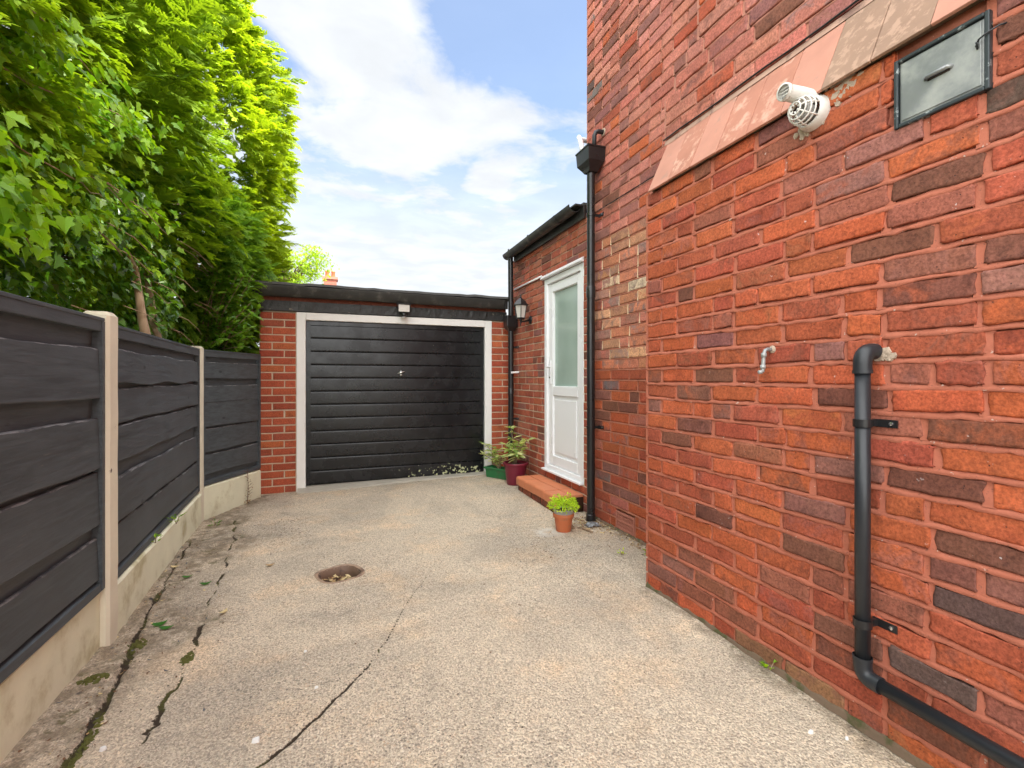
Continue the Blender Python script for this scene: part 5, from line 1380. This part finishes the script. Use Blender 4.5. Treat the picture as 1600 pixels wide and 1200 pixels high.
# terracotta pot
gz2 = ground_z(1.715, 3.40)
p2 = thing('potted_plant', (1.725, 3.395, gz2), 'small terracotta pot of bright lime green ground cover at the step corner', 'potted plant', 'potted plants by the door')
m = MB(); pot(m, (1.725, 3.395, gz2), .058, .078, .142, .007, .032); m.build('pot', M['terracotta'], p2, autosmooth=40)
m = MB(); m.lathe([(.070, .125), (.077, .142), (.079, .168), (.084, .170), (.084, .176), (.076, .176), (.072, .16)], c=(1.725, 3.395, gz2), n=32); m.build('inner_pot', M['grey_plastic'], p2, smooth=True)
m = MB(); m.lathe([(0, .166), (.074, .163)], c=(1.725, 3.395, gz2), n=20); m.build('soil', M['soil'], p2)
n = 900
a = NR.uniform(0, 6.28, n); rr = np.sqrt(NR.random(n)); lump = 1 + .25*np.sin(3*a+1)
pos = np.stack([1.725 + .118*rr*np.cos(a), 3.395 + .118*rr*np.sin(a), gz2 + .165 + .098*np.sqrt(np.clip(1-rr**2*.85, 0, 1))*NR.uniform(.35, 1.08, n)*lump], -1)
leaves('foliage', 'oval', pos, NR.normal(0, 1, (n, 3)) + np.stack([np.cos(a), np.sin(a), .5+0*a], -1), NR.normal(0, .5, (n, 3)) + [0, 0, 1], NR.uniform(.014, .028, n), NR.random(n), M['lime'], p2)
t = MB()
for i in range(16):
    an = R.uniform(0, 6.28); q = R.uniform(.1, .165); t.tube([(1.725 + .05*math.cos(an), 3.395 + .05*math.sin(an), gz2+.17), (1.725 + q*.8*math.cos(an), 3.395 + q*.8*math.sin(an), gz2 + .20), (1.725 + q*math.cos(an), 3.395 + q*math.sin(an), gz2 + R.uniform(.12, .2))], [.002, .0016, .001], 4)
tag(t.build('trailing_stems', M['stem'], p2), kind='stuff')

# weeds
def weed(name, c, n, h, r, label, seed, mat='vine', kind='oval', sz=(.02, .045)):
    rg = np.random.default_rng(seed); root = thing(name, c, label, 'weed', 'weeds in the cracks')
    a = rg.uniform(0, 6.28, n); q = np.sqrt(rg.random(n))
    pos = np.stack([c[0] + r*q*np.cos(a)*.5, c[1] + r*q*np.sin(a)*.5, c[2] + h*rg.random(n)], -1)
    leaves('foliage', kind, pos, np.stack([np.cos(a), np.sin(a), rg.uniform(.1, .9, n)], -1), rg.normal(0, .3, (n, 3)) + [0, 0, 1], rg.uniform(*sz, n), rg.random(n), M[mat], root)
    t = MB()
    for i in range(5): t.tube([c, tuple(pos[i % n])], [.0022, .0012], 4)
    t.build('stem', M['stem'], root)
    return root
weed('weed', (-.985, 3.78, .235), 16, .06, .07, 'bright green weed sprouting from the ledge of the middle gravel board', 1)
weed('weed', (-.985, 3.38, .236), 8, .035, .05, 'tiny weed on the gravel board ledge nearer the camera', 2)
weed('weed', (1.86, 2.78, ground_z(1.86, 2.78)), 12, .03, .06, 'small round green weed on the concrete in front of the air brick', 3, 'lime', sz=(.012, .026))
weed('weed', (2.04, 2.72, ground_z(2.04, 2.72)), 10, .03, .06, 'weed tucked in the corner behind the chimney breast', 4)
weed('weed', (-.93, 4.62, ground_z(-.93, 4.62)), 12, .04, .06, 'low weed on the dirt by the far fence post', 5, 'ivy')
weed('weed', (1.685, 1.45, .01), 7, .03, .04, 'weed shoot at the foot of the near brick wall', 6)
dw = thing('dead_weed', (-.80, 5.40, ground_z(-.8, 5.4)), 'dead brown dock stalk standing at the corner of fence and garage', 'weed')
t = MB(); zz = ground_z(-.8, 5.4); rg = random.Random(2)
t.tube([(-.80, 5.38, zz), (-.795, 5.385, zz+.16), (-.80, 5.38, zz+.34)], [.004, .003, .0015], 5)
for i in range(9):
    h = zz + .08 + .028*i; an = rg.uniform(0, 6.28); t.tube([(-.798, 5.382, h), (-.798 + .045*math.cos(an), 5.382 + .045*math.sin(an), h+.03)], [.002, .001], 4)
t.build('stem', M['brown_leaf'], dw)
t = MB()
for i in range(46):
    h = zz + R.random()**2*.34; s = .055*(1.2 - (h-zz)/.34) ; curl_leaf(t, (-.80 + R.gauss(0, s*.7), 5.385 + R.gauss(0, s*.5), h+.006), R.uniform(.012, .05) if h < zz+.07 else R.uniform(.008, .016), R.uniform(.006, .014), R.uniform(0, 6.28), R.uniform(-.8, .8), R.uniform(-.6, .6), .6, R.choice([0, 0, 1]))
t.build('foliage', [M['dead_leaf'], M['brown_leaf']], dw)

# ------------------------------------------------------------------ sky, sun, camera
SUN_EL, SUN_AZ = rad(57), rad(140)       # azimuth clockwise from +Y
w = bpy.data.worlds.new('World'); scene.world = w; w.use_nodes = True
nt = w.node_tree; nt.nodes.clear()
N = nt.nodes.new; Lk = nt.links.new
def mth(op, a, b=0.0, clamp=False):
    nd = N('ShaderNodeMath'); nd.operation = op; nd.use_clamp = clamp
    for i, v in enumerate((a, b)):
        if isinstance(v, bpy.types.NodeSocket): Lk(v, nd.inputs[i])
        else: nd.inputs[i].default_value = v
    return nd.outputs[0]
def mrange(v, a, b, lo=0, hi=1):
    nd = N('ShaderNodeMapRange'); nd.interpolation_type = 'SMOOTHSTEP'; Lk(v, nd.inputs[0])
    for i, q in enumerate((a, b, lo, hi)): nd.inputs[i+1].default_value = q
    return nd.outputs[0]
sky = N('ShaderNodeTexSky'); sky.sky_type = 'NISHITA'; sky.sun_disc = False; sky.sun_elevation = SUN_EL; sky.sun_rotation = SUN_AZ
sky.air_density = 1.0; sky.dust_density = .6; sky.ozone_density = 1.2
tc = N('ShaderNodeTexCoord'); sp = N('ShaderNodeSeparateXYZ'); Lk(tc.outputs['Generated'], sp.inputs[0])
zc = mth('MAXIMUM', sp.outputs[2], .06)
px, py = mth('DIVIDE', sp.outputs[0], zc), mth('DIVIDE', sp.outputs[1], zc)
cb = N('ShaderNodeCombineXYZ'); Lk(px, cb.inputs[0]); Lk(py, cb.inputs[1])
def cl(scale, detail, rough, loc, dist=.3):
    mp = N('ShaderNodeMapping'); Lk(cb.outputs[0], mp.inputs[0]); mp.inputs['Location'].default_value = loc
    nz = N('ShaderNodeTexNoise'); Lk(mp.outputs[0], nz.inputs['Vector']); nz.inputs['Scale'].default_value = scale; nz.inputs['Detail'].default_value = detail; nz.inputs['Roughness'].default_value = rough; nz.inputs['Distortion'].default_value = dist
    return nz.outputs['Fac']
big = cl(2.0, 10, .60, (3.3, 1.2, 0), .3)
def blobm(x, y, rx, ry):
    dx = mth('DIVIDE', mth('SUBTRACT', px, x), rx); dy = mth('DIVIDE', mth('SUBTRACT', py, y), ry)
    return mrange(mth('ADD', mth('MULTIPLY', dx, dx), mth('MULTIPLY', dy, dy)), 0, 1, 1, 0)
cov = big
for (x, y, rx, ry, k) in ((.22, 1.85, .55, .62, .17), (-.02, 1.35, .24, .40, .20), (.85, 2.25, .28, .5, .14), (.60, 1.32, .42, .42, -.20), (.60, 2.85, .6, .35, -.06), (-.25, 1.8, .16, .5, -.10), (.50, 2.2, .22, .28, -.13), (1.2, 2.5, .32, .35, -.18), (-.18, 3.1, .3, .4, -.12)):
    cov = mth('ADD', cov, mth('MULTIPLY', blobm(x, y, rx, ry), k))
mask = mth('MAXIMUM', mrange(cov, .325, .595), .16)
hz = mrange(sp.outputs[2], .21, .54, 1, 0)
overhead = mrange(py, .05, .98, 1, 0)      # unseen cloud added overhead and behind to light the drive
mask = mth('MAXIMUM', mask, mth('MULTIPLY', overhead, .9))
mask = mth('MAXIMUM', mth('MULTIPLY', mask, .97), mth('MULTIPLY', hz, .95))
shade = mrange(cl(3.2, 6, .55, (7, 2, 0)), .3, .75, .89, 1.05)
white = N('ShaderNodeMix'); white.data_type = 'RGBA'; white.blend_type = 'MULTIPLY'; white.inputs[0].default_value = 1
front = N('ShaderNodeMix'); front.data_type = 'RGBA'; Lk(overhead, front.inputs[0])      # unseen overhead cloud brightened for extra light, cloud ahead kept dimmer
front.inputs[6].default_value = (2.22, 2.29, 2.37, 1); front.inputs[7].default_value = (10.4, 10.3, 10.2, 1)
Lk(front.outputs[2], white.inputs[6]); Lk(shade, white.inputs[7])
mx = N('ShaderNodeMix'); mx.data_type = 'RGBA'; Lk(mask, mx.inputs[0])
bl = N('ShaderNodeMix'); bl.data_type = 'RGBA'; bl.blend_type = 'MULTIPLY'; bl.inputs[0].default_value = 1; Lk(sky.outputs[0], bl.inputs[6]); bl.inputs[7].default_value = (.70, .70, .70, 1)
Lk(bl.outputs[2], mx.inputs[6]); Lk(white.outputs[2], mx.inputs[7])
bg = N('ShaderNodeBackground'); Lk(mx.outputs[2], bg.inputs[0]); bg.inputs[1].default_value = .15
ow = N('ShaderNodeOutputWorld'); Lk(bg.outputs[0], ow.inputs[0])

sl = bpy.data.lights.new('sun', 'SUN'); sl.energy = 4.6; sl.angle = rad(5); sl.color = (1, .955, .89)
so = bpy.data.objects.new('sun', sl); COL.objects.link(so)
d = Vector((math.sin(SUN_AZ)*math.cos(SUN_EL), math.cos(SUN_AZ)*math.cos(SUN_EL), math.sin(SUN_EL)))
so.rotation_euler = d.to_track_quat('Z', 'Y').to_euler(); so.location = (0, 0, 12)

cam = bpy.data.cameras.new('camera'); co = bpy.data.objects.new('camera', cam); COL.objects.link(co)
cam.sensor_width = 36; cam.lens = 36*740/1600; cam.shift_y = -8/1600; cam.clip_start = .02; cam.clip_end = 500
co.location = (0, 0, 1.21); co.rotation_euler = (rad(90), 0, -math.atan(280/740))
scene.camera = co
scene.render.engine = 'CYCLES'
scene.view_settings.view_transform = 'Standard'; scene.view_settings.look = 'None'; scene.view_settings.exposure = 1.62; scene.view_settings.gamma = 1
scene.cycles.use_denoising = True
scene.cycles.denoiser = 'OPENIMAGEDENOISE'; scene.cycles.denoising_input_passes = 'RGB_ALBEDO_NORMAL'; scene.cycles.denoising_prefilter = 'ACCURATE'
scene.cycles.max_bounces = 8; scene.cycles.diffuse_bounces = 4; scene.cycles.transparent_max_bounces = 8
